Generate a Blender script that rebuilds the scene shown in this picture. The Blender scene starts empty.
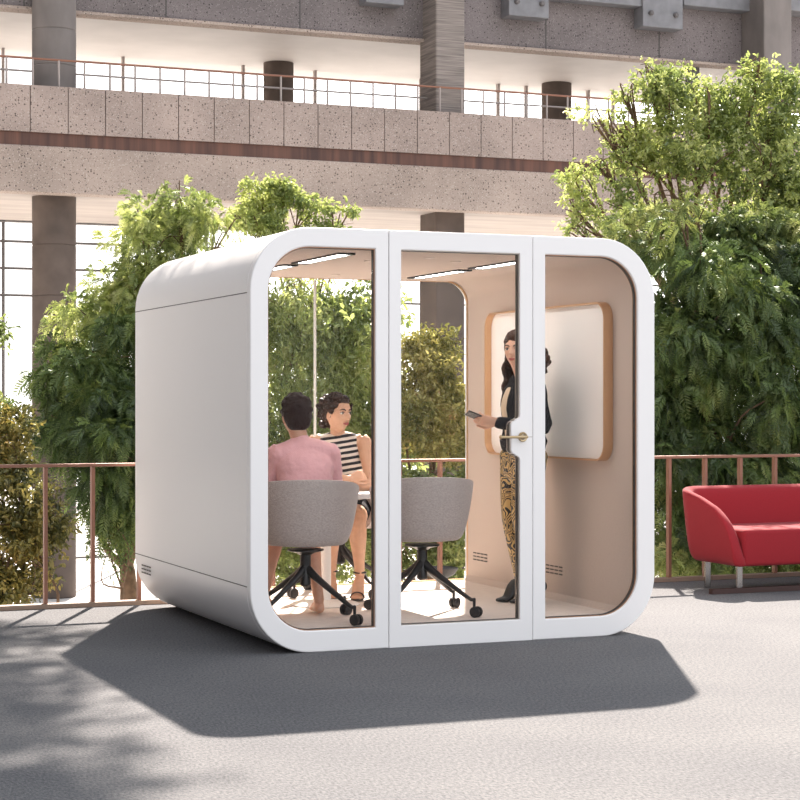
import bpy, bmesh, math, random
import numpy as np
from mathutils import Vector, Matrix, noise
random.seed(7); RNG = np.random.default_rng(7)
SC = bpy.context.scene
COL = SC.collection
PI = math.pi
# ------------------------------------------------------------------ frames
CZ = 1.306                                  # eye height
TH = math.atan2(.3838, .9234)               # the pod, fence and building share this direction
P0 = Vector((-.765, 9.44, 0))
def W(u, v, z=0.):
    return Vector((P0.x + u*math.cos(TH) - v*math.sin(TH), P0.y + u*math.sin(TH) + v*math.cos(TH), z))
# ------------------------------------------------------------------ materials
def new_mat(name):
    m = bpy.data.materials.new(name); m.use_nodes = True
    nt = m.node_tree; nt.nodes.clear()
    out = nt.nodes.new('ShaderNodeOutputMaterial')
    return m, nt, out
def N(nt, t, **kw):
    n = nt.nodes.new(t)
    for k, v in kw.items():
        if k in n.inputs.keys() if isinstance(k, str) else False: n.inputs[k].default_value = v
        else: setattr(n, k, v)
    return n
def rgb(r, g, b):
    f = lambda c: (c/255/12.92) if c/255 <= .04045 else ((c/255+.055)/1.055)**2.4
    return (f(r), f(g), f(b), 1)
def mat(name, col, rough=.5, metal=0., var=0., vscale=8., bump=0., bscale=60., stretch=None, coat=0., col2=None, sheen=0., detail=4., spec=.5):
    m, nt, out = new_mat(name)
    b = N(nt, 'ShaderNodeBsdfPrincipled')
    b.inputs['Base Color'].default_value = col
    b.inputs['Roughness'].default_value = rough
    b.inputs['Metallic'].default_value = metal
    b.inputs['Specular IOR Level'].default_value = spec
    if coat: b.inputs['Coat Weight'].default_value = coat
    if sheen: b.inputs['Sheen Weight'].default_value = sheen
    nt.links.new(b.outputs[0], out.inputs[0])
    tc = N(nt, 'ShaderNodeTexCoord'); mp = N(nt, 'ShaderNodeMapping')
    if stretch: mp.inputs['Scale'].default_value = stretch
    nt.links.new(tc.outputs['Object'], mp.inputs[0])
    if var or col2:
        n = N(nt, 'ShaderNodeTexNoise'); n.inputs['Scale'].default_value = vscale; n.inputs['Detail'].default_value = detail
        nt.links.new(mp.outputs[0], n.inputs['Vector'])
        r = N(nt, 'ShaderNodeValToRGB')
        a = col; c = col2 or tuple(min(1, x*(1+var)) for x in col[:3])+(1,)
        if not col2: a = tuple(x*(1-var) for x in col[:3])+(1,)
        r.color_ramp.elements[0].position = .35; r.color_ramp.elements[1].position = .65
        r.color_ramp.elements[0].color = a; r.color_ramp.elements[1].color = c
        nt.links.new(n.outputs[0], r.inputs[0]); nt.links.new(r.outputs[0], b.inputs['Base Color'])
    if bump:
        n2 = N(nt, 'ShaderNodeTexNoise'); n2.inputs['Scale'].default_value = bscale; n2.inputs['Detail'].default_value = 3
        nt.links.new(mp.outputs[0], n2.inputs['Vector'])
        bp = N(nt, 'ShaderNodeBump'); bp.inputs['Strength'].default_value = bump; bp.inputs['Distance'].default_value = .01
        nt.links.new(n2.outputs[0], bp.inputs['Height']); nt.links.new(bp.outputs[0], b.inputs['Normal'])
    return m
def mat_glass(name, refl=.025, tint=(1, 1, 1, 1)):
    m, nt, out = new_mat(name)
    t = N(nt, 'ShaderNodeBsdfTransparent'); t.inputs[0].default_value = tint
    g = N(nt, 'ShaderNodeBsdfGlossy'); g.inputs['Roughness'].default_value = .01
    lw = N(nt, 'ShaderNodeLayerWeight'); lw.inputs[0].default_value = .5
    pw_ = N(nt, 'ShaderNodeMath', operation='POWER'); pw_.inputs[1].default_value = 4.; nt.links.new(lw.outputs['Facing'], pw_.inputs[0])
    f = N(nt, 'ShaderNodeMath', operation='MULTIPLY_ADD'); f.inputs[1].default_value = .7; f.inputs[2].default_value = refl; nt.links.new(pw_.outputs[0], f.inputs[0])
    mx = N(nt, 'ShaderNodeMixShader')
    nt.links.new(f.outputs[0], mx.inputs[0]); nt.links.new(t.outputs[0], mx.inputs[1]); nt.links.new(g.outputs[0], mx.inputs[2])
    nt.links.new(mx.outputs[0], out.inputs[0])
    return m
def mat_emit(name, col, s):
    m, nt, out = new_mat(name)
    e = N(nt, 'ShaderNodeEmission'); e.inputs[0].default_value = col; e.inputs[1].default_value = s
    nt.links.new(e.outputs[0], out.inputs[0]); return m
def mat_aggregate(name, base, dark, light, rough=.85, scale=18., boards=False):
    """exposed aggregate concrete: pale and dark stones in a cement ground"""
    m, nt, out = new_mat(name)
    b = N(nt, 'ShaderNodeBsdfPrincipled'); b.inputs['Roughness'].default_value = rough
    tc = N(nt, 'ShaderNodeTexCoord')
    big = N(nt, 'ShaderNodeTexNoise'); big.inputs['Scale'].default_value = .8; big.inputs['Detail'].default_value = 5
    nt.links.new(tc.outputs['Object'], big.inputs['Vector'])
    r0 = N(nt, 'ShaderNodeValToRGB'); r0.color_ramp.elements[0].position = .3; r0.color_ramp.elements[1].position = .7
    r0.color_ramp.elements[0].color = tuple(c*.78 for c in base[:3])+(1,); r0.color_ramp.elements[1].color = tuple(min(1, c*1.18) for c in base[:3])+(1,)
    nt.links.new(big.outputs[0], r0.inputs[0])
    col = r0.outputs[0]
    for sc, thr, c in ((scale, .15, dark), (scale*1.9, .2, light), (scale*.55, .055, dark), (scale*2.6, .17, dark)):
        v = N(nt, 'ShaderNodeTexVoronoi'); v.inputs['Scale'].default_value = sc
        mp = N(nt, 'ShaderNodeMapping'); mp.inputs['Location'].default_value = (sc, sc*.3, 1)
        nt.links.new(tc.outputs['Object'], mp.inputs[0]); nt.links.new(mp.outputs[0], v.inputs['Vector'])
        sep = N(nt, 'ShaderNodeSeparateColor'); nt.links.new(v.outputs['Color'], sep.inputs[0])
        # only some cells hold a stone
        g1 = N(nt, 'ShaderNodeMath', operation='LESS_THAN'); g1.inputs[1].default_value = .3; nt.links.new(sep.outputs[0], g1.inputs[0])
        g2 = N(nt, 'ShaderNodeMath', operation='LESS_THAN'); g2.inputs[1].default_value = thr*1.9; nt.links.new(v.outputs['Distance'], g2.inputs[0])
        g3 = N(nt, 'ShaderNodeMath', operation='MULTIPLY'); nt.links.new(g1.outputs[0], g3.inputs[0]); nt.links.new(g2.outputs[0], g3.inputs[1])
        g4 = N(nt, 'ShaderNodeMath', operation='MULTIPLY'); nt.links.new(g3.outputs[0], g4.inputs[0]); g4.inputs[1].default_value = .8
        mx = N(nt, 'ShaderNodeMix', data_type='RGBA'); nt.links.new(g4.outputs[0], mx.inputs[0]); nt.links.new(col, mx.inputs[6]); mx.inputs[7].default_value = c
        col = mx.outputs[2]
    nt.links.new(col, b.inputs['Base Color']); nt.links.new(b.outputs[0], out.inputs[0])
    return m
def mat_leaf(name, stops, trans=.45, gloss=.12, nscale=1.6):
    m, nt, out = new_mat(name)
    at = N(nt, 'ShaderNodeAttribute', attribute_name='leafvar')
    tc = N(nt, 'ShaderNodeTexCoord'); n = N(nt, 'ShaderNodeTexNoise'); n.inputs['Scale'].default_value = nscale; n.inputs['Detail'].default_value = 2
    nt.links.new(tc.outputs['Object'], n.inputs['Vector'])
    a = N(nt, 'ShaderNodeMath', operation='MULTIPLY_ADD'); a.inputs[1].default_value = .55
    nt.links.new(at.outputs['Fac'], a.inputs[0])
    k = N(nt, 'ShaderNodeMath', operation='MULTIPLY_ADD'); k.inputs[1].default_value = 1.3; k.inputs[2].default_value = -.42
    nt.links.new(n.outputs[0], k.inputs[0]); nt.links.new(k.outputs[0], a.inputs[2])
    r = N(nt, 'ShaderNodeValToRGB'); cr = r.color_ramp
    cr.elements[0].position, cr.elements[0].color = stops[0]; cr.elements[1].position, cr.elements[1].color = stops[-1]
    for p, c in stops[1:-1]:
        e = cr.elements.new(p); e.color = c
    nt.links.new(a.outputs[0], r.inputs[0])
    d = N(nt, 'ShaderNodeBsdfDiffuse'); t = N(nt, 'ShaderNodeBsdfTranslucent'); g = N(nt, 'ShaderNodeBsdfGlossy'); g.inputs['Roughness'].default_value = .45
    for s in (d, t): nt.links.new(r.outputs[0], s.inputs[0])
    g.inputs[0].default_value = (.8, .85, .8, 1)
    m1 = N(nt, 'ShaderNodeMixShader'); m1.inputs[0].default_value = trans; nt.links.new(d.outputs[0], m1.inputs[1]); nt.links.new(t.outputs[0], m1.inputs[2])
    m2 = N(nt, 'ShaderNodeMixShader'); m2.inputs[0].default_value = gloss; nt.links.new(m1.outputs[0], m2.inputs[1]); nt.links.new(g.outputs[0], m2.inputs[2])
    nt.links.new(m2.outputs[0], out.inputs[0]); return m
# ------------------------------------------------------------------ objects
def tag(o, label=None, cat=None, group=None, kind=None):
    if label: o['label'] = label
    if cat: o['category'] = cat
    if group: o['group'] = group
    if kind: o['kind'] = kind
    return o
def thing(name, label, cat, loc=(0, 0, 0), rz=0, group=None):
    o = bpy.data.objects.new(name, None); COL.objects.link(o)
    o.location = loc; o.rotation_euler = (0, 0, rz); o.empty_display_size = .1
    return tag(o, label, cat, group)
def link(name, me, m=None, parent=None, smooth=None, bevel=0., seg=2):
    o = bpy.data.objects.new(name, me); COL.objects.link(o)
    if m is not None:
        for x in (m if isinstance(m, (list, tuple)) else [m]): me.materials.append(x)
    if parent is not None: o.parent = parent
    if bevel:
        b = o.modifiers.new('b', 'BEVEL'); b.width = bevel; b.segments = seg; b.limit_method = 'ANGLE'; b.angle_limit = math.radians(40)
        b.harden_normals = False
    if smooth is not None:
        try: me.shade_auto_smooth if 0 else None
        except Exception: pass
        for p in me.polygons: p.use_smooth = True
        if smooth < 179: me.set_sharp_from_angle(angle=math.radians(smooth))
    return o
def obj(name, bm, m, parent=None, smooth=None, bevel=0., seg=2, fix=True):
    if fix: bmesh.ops.recalc_face_normals(bm, faces=bm.faces)
    me = bpy.data.meshes.new(name); bm.to_mesh(me); bm.free()
    return link(name, me, m, parent, smooth, bevel, seg)
def BM(): return bmesh.new()
def box(bm, x0, x1, y0, y1, z0, z1, mi=0):
    v = [bm.verts.new((x, y, z)) for z in (z0, z1) for y in (y0, y1) for x in (x0, x1)]
    for f in ((0, 1, 3, 2), (4, 6, 7, 5), (0, 4, 5, 1), (2, 3, 7, 6), (0, 2, 6, 4), (1, 5, 7, 3)):
        fc = bm.faces.new([v[i] for i in f]); fc.material_index = mi
    return bm
def bridge(bm, loops, closed=True, caps=(True, True), mi=0):
    """loops: lists of points; joins them in order"""
    L = [[bm.verts.new(p) for p in lp] for lp in loops]
    n = len(L[0])
    for a, b in zip(L, L[1:]):
        for i in range(n if closed else n-1):
            j = (i+1) % n
            f = bm.faces.new((a[i], a[j], b[j], b[i])); f.material_index = mi; f.smooth = True
    if caps[0]: f = bm.faces.new(L[0][::-1]); f.material_index = mi
    if caps[1]: f = bm.faces.new(L[-1]); f.material_index = mi
    return L
def catmull(P, k=4):
    P = [np.array(p, float) for p in P]
    if len(P) < 3 or k < 2:
        out = []
        for a, b in zip(P, P[1:]):
            for i in range(k): out.append(a+(b-a)*i/k)
        return out+[P[-1]]
    Q = [2*P[0]-P[1]]+P+[2*P[-1]-P[-2]]
    out = []
    for i in range(1, len(Q)-2):
        for s in range(k):
            t = s/k
            out.append(.5*((2*Q[i])+(-Q[i-1]+Q[i+1])*t+(2*Q[i-1]-5*Q[i]+4*Q[i+1]-Q[i+2])*t*t+(-Q[i-1]+3*Q[i]-3*Q[i+1]+Q[i+2])*t**3))
    out.append(P[-1]); return out
def tube(bm, pts, rad, segs=12, k=4, ref=(1, 0, 0), cap=True, mi=0):
    """tapered tube through pts; rad: number or (a along ref, b across) per point"""
    rad = [(r, r) if np.isscalar(r) else tuple(r) for r in (rad if isinstance(rad, (list, tuple)) else [rad]*len(pts))]
    X = catmull([tuple(p)+tuple(r) for p, r in zip([tuple(q) for q in pts], rad)], k)
    X = np.array(X); C = X[:, :3]; R = np.maximum(X[:, 3:], 1e-4)
    T = np.gradient(C, axis=0); T /= np.linalg.norm(T, axis=1)[:, None]+1e-12
    ref = np.array(ref, float)
    loops = []
    def ring(c, t, ra, rb):
        a = ref-t*np.dot(ref, t)
        if np.linalg.norm(a) < .15:
            q = np.array((0, 1., 0)); a = q-t*np.dot(q, t)
            if np.linalg.norm(a) < .15: q = np.array((0, 0, 1.)); a = q-t*np.dot(q, t)
        a /= np.linalg.norm(a); b = np.cross(t, a)
        return [tuple(c+a*ra*math.cos(w)+b*rb*math.sin(w)) for w in np.linspace(0, 2*PI, segs, endpoint=False)]
    if cap:
        for an in (75, 50, 25):
            s, co = math.sin(math.radians(an)), math.cos(math.radians(an))
            loops.append(ring(C[0]-T[0]*min(R[0])*s, T[0], R[0][0]*co, R[0][1]*co))
    for c, t, r in zip(C, T, R): loops.append(ring(c, t, r[0], r[1]))
    if cap:
        for an in (25, 50, 75):
            s, co = math.sin(math.radians(an)), math.cos(math.radians(an))
            loops.append(ring(C[-1]+T[-1]*min(R[-1])*s, T[-1], R[-1][0]*co, R[-1][1]*co))
    bridge(bm, loops, mi=mi)
def ellipsoid(bm, c, r, rot=None, nu=20, nv=14, fn=None, mi=0):
    c = Vector(c); M = rot.to_3x3() if rot is not None else Matrix.Identity(3)
    loops = []
    for j in range(1, nv):
        ph = -PI/2+PI*j/nv
        lp = []
        for i in range(nu):
            a = 2*PI*i/nu
            d = Vector((math.cos(ph)*math.cos(a), math.cos(ph)*math.sin(a), math.sin(ph)))
            p = Vector((d.x*r[0], d.y*r[1], d.z*r[2]))
            if fn: p = fn(d, p)
            lp.append(tuple(c+M@p))
        loops.append(lp)
    L = bridge(bm, loops, caps=(False, False), mi=mi)
    for lp, s in ((L[0], -1), (L[-1], 1)):
        p = Vector((0, 0, s*r[2]))
        if fn: p = fn(Vector((0, 0, s)), p)
        v = bm.verts.new(c+M@p)
        for i in range(nu):
            f = bm.faces.new((lp[i], lp[(i+1) % nu], v)); f.smooth = True; f.material_index = mi
def lathe(bm, prof, c=(0, 0, 0), segs=24, mi=0, caps=(True, True)):
    bridge(bm, [[(c[0]+r*math.cos(a), c[1]+r*math.sin(a), c[2]+z) for a in np.linspace(0, 2*PI, segs, endpoint=False)] for r, z in prof], mi=mi, caps=caps)
def fused(name, bm, m, parent, voxel=.005, smooth=3, disp=None):
    """fuse the overlapping closed solids of bm into one continuous surface"""
    bmesh.ops.recalc_face_normals(bm, faces=bm.faces)
    me = bpy.data.meshes.new(name+'_t'); bm.to_mesh(me); bm.free()
    t = bpy.data.objects.new(name+'_t', me); COL.objects.link(t)
    r = t.modifiers.new('r', 'REMESH'); r.mode = 'VOXEL'; r.voxel_size = voxel
    if smooth:
        s = t.modifiers.new('s', 'SMOOTH'); s.factor = .5; s.iterations = smooth
    dg = bpy.context.evaluated_depsgraph_get(); dg.update()
    me2 = bpy.data.meshes.new_from_object(t.evaluated_get(dg))
    bpy.data.objects.remove(t); bpy.data.meshes.remove(me)
    me2.name = name
    if disp:
        co = np.empty(len(me2.vertices)*3); me2.vertices.foreach_get('co', co); co = co.reshape(-1, 3)
        no = np.array([v.normal[:] for v in me2.vertices])
        co = disp(co, no); me2.vertices.foreach_set('co', co.ravel()); me2.update()
    me2.materials.clear()
    for p in me2.polygons: p.use_smooth = True
    return link(name, me2, m, parent)
def rloop(u0, u1, z0, z1, rad, n=12, right=None, left=None):
    """rounded rectangle, points from bottom-right counter-clockwise; rad = (br, tr, tl, bl)"""
    cs = ((u1, z0, -90, rad[0], -1, 1), (u1, z1, 0, rad[1], -1, -1), (u0, z1, 90, rad[2], 1, -1), (u0, z0, 180, rad[3], 1, 1))
    P = []
    for i, (x, z, a0, r, sx, sz) in enumerate(cs):
        cx, cz = x+sx*r, z+sz*r
        for k in range(n+1):
            a = math.radians(a0+90*k/n); P.append((cx+r*math.cos(a), cz+r*math.sin(a)))
        if i == 0 and right: P += right
    return P
def ringsolid(bm, outer, inner, v0, v1, mi=0):
    """solid between two matching loops (u,z) extruded from v0 to v1"""
    A = [(p[0], v0, p[1]) for p in outer]; B = [(p[0], v1, p[1]) for p in outer]
    C = [(p[0], v1, p[1]) for p in inner]; D = [(p[0], v0, p[1]) for p in inner]
    L = [[bm.verts.new(p) for p in lp] for lp in (A, B, C, D)]
    n = len(A)
    for a, b in ((0, 1), (1, 2), (2, 3), (3, 0)):
        for i in range(n):
            j = (i+1) % n
            f = bm.faces.new((L[a][i], L[a][j], L[b][j], L[b][i])); f.material_index = mi
def slab(bm, loop, v0, v1, mi=0):
    bridge(bm, [[(p[0], v0, p[1]) for p in loop], [(p[0], v1, p[1]) for p in loop]], mi=mi)
def copy_tree(o, parent=None):
    c = o.copy(); COL.objects.link(c)
    if parent is not None: c.parent = parent
    for ch in list(o.children): copy_tree(ch, c)
    return c
# ================================================================== MATERIALS
M = {}
M['pod_white'] = mat('pod_white', (.90, .885, .88, 1), .38)
M['seam'] = mat('seam_dark', (.09, .085, .085, 1), .7)
M['felt'] = mat('felt', (.55, .46, .40, 1), .95, var=.06, vscale=60, bump=.25, bscale=240, stretch=(1, 1, 3), sheen=.2)
M['podceil'] = mat('pod_ceiling', (.62, .52, .46, 1), .9)
M['podfloor'] = mat('pod_floor', (.70, .62, .56, 1), .85, var=.05, vscale=20, bump=.1, bscale=300)
M['copper'] = mat('copper', rgb(212, 172, 134), .3, .75)
M['thincopper'] = mat('trim_copper', rgb(176, 138, 112), .35, .6)
M['brass'] = mat('brass', rgb(190, 168, 132), .28, .85)
M['trimgrey'] = mat('trim_grey', (.42, .38, .34, 1), .3, .7)
M['gasket'] = mat('gasket', (.06, .055, .052, 1), .6)
M['glass'] = mat_glass('glass', .004)
M['black'] = mat('black_metal', (.012, .012, .013, 1), .38)
M['rubber'] = mat('rubber', (.02, .02, .022, 1), .55)
M['led'] = mat_emit('led', (1, .96, .91, 1), 20.)
M['wb'] = mat('whiteboard_white', (.92, .91, .90, 1), .3)
M['chair'] = mat('chair_fabric', rgb(172, 161, 156), .92, var=.16, vscale=150, bump=.1, bscale=300, stretch=(.6, .6, 1.6), sheen=.3)
M['table'] = mat('table_white', (.82, .80, .77, 1), .45)
M['red'] = mat('red_fabric', rgb(142, 20, 32), .9, var=.06, vscale=160, bump=.12, bscale=400, sheen=.05)
M['chrome'] = mat('chrome', (.38, .36, .35, 1), .22, .95)
M['darkwood'] = mat('dark_runner', rgb(62, 38, 34), .5)
M['fence'] = mat('fence_metal', rgb(142, 100, 82), .5, .25)
M['fencebase'] = mat('fence_base', rgb(150, 128, 112), .6, .1)
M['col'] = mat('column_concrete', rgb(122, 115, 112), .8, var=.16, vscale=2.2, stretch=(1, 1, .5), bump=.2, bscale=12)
M['panel'] = mat_aggregate('aggregate_panel', rgb(160, 144, 136), rgb(62, 50, 45), rgb(184, 172, 164), scale=20)
M['band'] = mat_aggregate('aggregate_band', rgb(166, 150, 140), rgb(66, 54, 48), rgb(188, 176, 166), scale=20)
M['upper'] = mat_aggregate('aggregate_dark', rgb(116, 108, 108), rgb(48, 42, 42), rgb(142, 136, 134), scale=20)
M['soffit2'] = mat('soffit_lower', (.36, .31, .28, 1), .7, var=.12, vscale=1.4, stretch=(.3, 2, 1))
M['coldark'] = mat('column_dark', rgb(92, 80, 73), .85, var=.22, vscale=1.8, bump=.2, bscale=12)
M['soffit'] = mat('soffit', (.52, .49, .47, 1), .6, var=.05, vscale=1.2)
M['wood'] = mat('wood_strip', rgb(66, 42, 36), .6, col2=rgb(106, 70, 56), vscale=1.0, stretch=(7, 1, .4))
M['bracket'] = mat('bracket_concrete', rgb(122, 122, 126), .7, var=.12, vscale=5)
M['mull'] = mat('mullion', (.12, .11, .11, 1), .5)
M['mull2'] = mat('mullion_pale', (.36, .31, .29, 1), .5)
M['ground'] = mat('lower_ground', (.68, .66, .63, 1), .8, var=.1, vscale=.7)
M['soil'] = mat('soil', (.05, .04, .03, 1), .95, var=.3, vscale=8)
M['bark'] = mat('bark', rgb(110, 88, 70), .9, var=.3, vscale=14, bump=.5, bscale=40)
M['stone'] = mat('dark_stone', (.06, .055, .052, 1), .6, var=.2, vscale=20)
def mat_board():
    """board-marked concrete: thin horizontal bands"""
    m = mat('board_concrete', rgb(150, 140, 134), .85, col2=rgb(112, 104, 100), vscale=9, stretch=(.15, .15, 5), bump=.5, bscale=7)
    return m
M['board'] = mat_board()
def mat_carpet():
    m, nt, out = new_mat('carpet')
    b = N(nt, 'ShaderNodeBsdfPrincipled'); b.inputs['Roughness'].default_value = .95
    tc = N(nt, 'ShaderNodeTexCoord')
    f = N(nt, 'ShaderNodeTexNoise'); f.inputs['Scale'].default_value = 95; f.inputs['Detail'].default_value = 3; f.inputs['Roughness'].default_value = .7
    g = N(nt, 'ShaderNodeTexNoise'); g.inputs['Scale'].default_value = .9; g.inputs['Detail'].default_value = 4
    mp = N(nt, 'ShaderNodeMapping'); mp.inputs['Scale'].default_value = (1, .45, 1); mp.inputs['Rotation'].default_value = (0, 0, .5)
    nt.links.new(tc.outputs['Object'], mp.inputs[0])
    nt.links.new(mp.outputs[0], f.inputs['Vector']); nt.links.new(tc.outputs['Object'], g.inputs['Vector'])
    r = N(nt, 'ShaderNodeValToRGB'); r.color_ramp.elements[0].position = .3; r.color_ramp.elements[1].position = .7
    r.color_ramp.elements[0].color = (.055, .057, .063, 1); r.color_ramp.elements[1].color = (.190, .188, .190, 1)
    nt.links.new(f.outputs[0], r.inputs[0])
    r2 = N(nt, 'ShaderNodeValToRGB'); r2.color_ramp.elements[0].position = .3; r2.color_ramp.elements[1].position = .7
    r2.color_ramp.elements[0].color = (.82, .82, .84, 1); r2.color_ramp.elements[1].color = (1.1, 1.09, 1.07, 1)
    nt.links.new(g.outputs[0], r2.inputs[0])
    mx = N(nt, 'ShaderNodeMix', data_type='RGBA', blend_type='MULTIPLY'); mx.inputs[0].default_value = 1
    nt.links.new(r.outputs[0], mx.inputs[6]); nt.links.new(r2.outputs[0], mx.inputs[7]); nt.links.new(mx.outputs[2], b.inputs['Base Color'])
    bp = N(nt, 'ShaderNodeBump'); bp.inputs['Strength'].default_value = .5; bp.inputs['Distance'].default_value = .008
    nt.links.new(f.outputs[0], bp.inputs['Height']); nt.links.new(bp.outputs[0], b.inputs['Normal'])
    nt.links.new(b.outputs[0], out.inputs[0]); return m
M['carpet'] = mat_carpet()

# ================================================================== SETTING
def local(name, bm, m, parent=None, **k):
    """object laid out in the building's own directions"""
    o = obj(name, bm, m, parent, **k)
    if parent is None:
        o.location = P0; o.rotation_euler = (0, 0, TH)
    return o
def struct(name, bm, m, parent=None, **k):
    o = local(name, bm, m, parent, **k)
    if parent is None: o['kind'] = 'structure'
    return o
FV = 2.54                                                     # fence line
bm = box(BM(), -14, 12, -14, FV+.07, -.3, 0)
struct('floor', bm, M['carpet'])
bm = box(BM(), -40, 60, FV+.07, 60, -2.3, -2.0)
struct('floor', bm, M['ground'])
bm = box(BM(), -14, 12, FV+.07, FV+.11, -.4, .0)
struct('trim_1', bm, M['fencebase'])

# fence
fen = thing('metal_fence', 'long copper brown metal balustrade with thin upright bars running behind the white booth', 'fence', P0, TH)
obj('top_rail', box(BM(), -5.1, 9.7, FV-.03, FV+.03, .885, .905), M['fence'], fen, bevel=.003)
obj('bottom_rail', box(BM(), -5.1, 9.7, FV-.035, FV+.035, .0, .03), M['fencebase'], fen, bevel=.003)
k0 = -15
for k in range(k0, 34):
    u = -.521+.3*k
    if u < -5 or u > 9.6: continue
    obj('baluster', box(BM(), u-.011, u+.011, FV-.02, FV+.02, .03, .885), M['fence'], fen)

# ================================================================== MEETING POD
WD, HT, R, T = 2.372, 2.2, .33, .105
DP = 2.33
pod = thing('meeting_booth', 'white rounded freestanding glass fronted meeting booth standing on the grey carpet', 'meeting booth', P0, TH)
outer = rloop(0, WD, 0, HT, (R,)*4)
mid = rloop(.03, WD-.03, .03, HT-.03, (R-.03,)*4)
inner = rloop(T, WD-T, .095, HT-.1, (.03, .14, .14, .03))
bm = BM(); ringsolid(bm, outer, mid, .0565, DP-.0565)
obj('outer_shell', bm, M['pod_white'], pod, smooth=40)
bm = BM(); ringsolid(bm, rloop(.031, WD-.031, .031, HT-.031, (R-.031,)*4), inner, .057, DP-.057)
obj('wall_lining', bm, M['felt'], pod, smooth=40)
# ceiling and floor panels inside
bm = box(BM(), T+.15, WD-T-.15, .06, DP-.06, HT-.104, HT-.0985); obj('ceiling_panel', bm, M['podceil'], pod)
bm = box(BM(), T+.012, WD-T-.012, .06, DP-.06, .09, .1); obj('floor_panel', bm, M['podfloor'], pod)
S1, S2 = .766, 1.609
e = .0015
def panel(name, out, inn, tri, glz, mt_trim, part_mat=M['pod_white'], v0=0., v1=.055, gv=.03, glassname='glass_pane'):
    bm = BM(); ringsolid(bm, out, inn, v0, v1)
    o = obj(name, bm, part_mat, pod, smooth=40, bevel=.007, seg=3)
    bm = BM(); ringsolid(bm, inn, tri, v0+.014, v1-.002); obj('glazing_trim', bm, mt_trim, o, smooth=40)
    bm = BM(); ringsolid(bm, tri, glz, v0+.02, v1-.012); obj('gasket', bm, M['gasket'], o, smooth=40)
    bm = BM(); slab(bm, glz, gv, gv+.008); obj(glassname, bm, M['glass'], o)
    return o
r0 = .003
ri = R-.1
def ins(u0, u1, z0, z1, rr, d): return rloop(u0+d, u1-d, z0+d, z1-d, tuple(max(.0012, q-d) for q in rr))
zt, zb = 2.1, .112
q = (r0, r0, ri, ri)
panel('front_panel', rloop(0, S1-e, 0, HT, (r0, r0, R, R)), ins(.098, .690, zb, zt, q, 0), ins(.098, .690, zb, zt, q, .004), ins(.098, .690, zb, zt, q, .007), M['thincopper'])
q = (ri, ri, r0, r0)
panel('front_panel', rloop(S2+e, WD, 0, HT, (R, R, r0, r0)), ins(1.688, 2.262, zb, zt, q, 0), ins(1.688, 2.262, zb, zt, q, .004), ins(1.688, 2.262, zb, zt, q, .007), M['thincopper'])
# door with the notch that carries the handle
def notch(d):
    a, b = 1.533-d, 1.480-d
    zz = (1.005, .985, 1.195, 1.175)
    pts = []
    za, zc = .985, 1.195                       # z where the notch leaves / rejoins the edge
    za, zc = .978, 1.228; r = (a-b)/2
    S = [(r*(1-math.cos(t)), r*math.sin(t)) for t in np.linspace(0, PI/2, 6)]+[(r+r*math.sin(t), r*1.25+r*(1-math.cos(t))) for t in np.linspace(0, PI/2, 6)]
    for x, z in S: pts.append((a-x, za+d*.8+z))
    for x, z in S[::-1]: pts.append((a-x, zc-d*.8-z))
    return pts
def dl(d, u0=.836, u1=1.533, z0=.115, z1=2.1):
    rr = max(.0012, r0-d); return rloop(u0+d, u1-d, z0+d, z1-d, (rr,)*4, right=notch(d))
od = rloop(S1+e, S2-e, .0, HT, (r0,)*4, right=[(S2-e, .978+.25*i/23) for i in range(24)])
door = panel('door', od, dl(0), dl(.004), dl(.0065), M['trimgrey'], glassname='glass_pane')
bm = BM()
hz, hu = 1.106, 1.548
for a, b, c in ((.024, .017, .0),): 
    bridge(bm, [[(hu+r*math.cos(w), y, hz+r*math.sin(w)) for w in np.linspace(0, 2*PI, 28, endpoint=False)] for r, y in ((.017, .001), (.026, .001), (.027, -.006), (.024, -.010), (.017, -.008))], caps=(False, False))
bridge(bm, [[(hu+r*math.cos(w), y, hz+r*math.sin(w)) for w in np.linspace(0, 2*PI, 20, endpoint=False)] for r, y in ((.014, .001), (.014, -.006), (.008, -.01), (.008, -.05))])
tube(bm, [(hu+.004, -.045, hz), (hu-.06, -.047, hz), (hu-.150, -.047, hz)], [.0085, .0075, .0075], 12)
ellipsoid(bm, (hu-.153, -.047, hz), (.009, .012, .012))
obj('door_handle', bm, M['brass'], door, smooth=50)
bm = box(BM(), hu+.025, S2-.002, -.0006, .002, hz-.002, hz+.001); obj('lock_line', bm, M['trimgrey'], door)
# rear frame, full width glazing in two panes
qq = (.01, .16, .16, .01)
ou = rloop(0, WD, 0, HT, (R,)*4)
bm = BM(); ringsolid(bm, ou, ins(.1, WD-.1, .1, zt, qq, 0), DP-.055, DP)
rf = obj('rear_frame', bm, M['pod_white'], pod, smooth=40, bevel=.007, seg=3)
bm = BM(); ringsolid(bm, ins(.1, WD-.1, .1, zt, qq, 0), ins(.1, WD-.1, .1, zt, qq, .007), DP-.0565, DP-.035); obj('glazing_trim', bm, M['copper'], rf, smooth=40)
lp = ins(.1, WD-.1, .1, zt, qq, .013)
bm = BM(); slab(bm, lp, DP-.035, DP-.027); obj('rear_glass', bm, M['glass'], rf)
bm = box(BM(), WD/2-.006, WD/2+.006, DP-.04, DP-.02, .115, zt-.015); obj('glass_joint', bm, mat('joint', (.7, .72, .7, 1), .4), rf)
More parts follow.
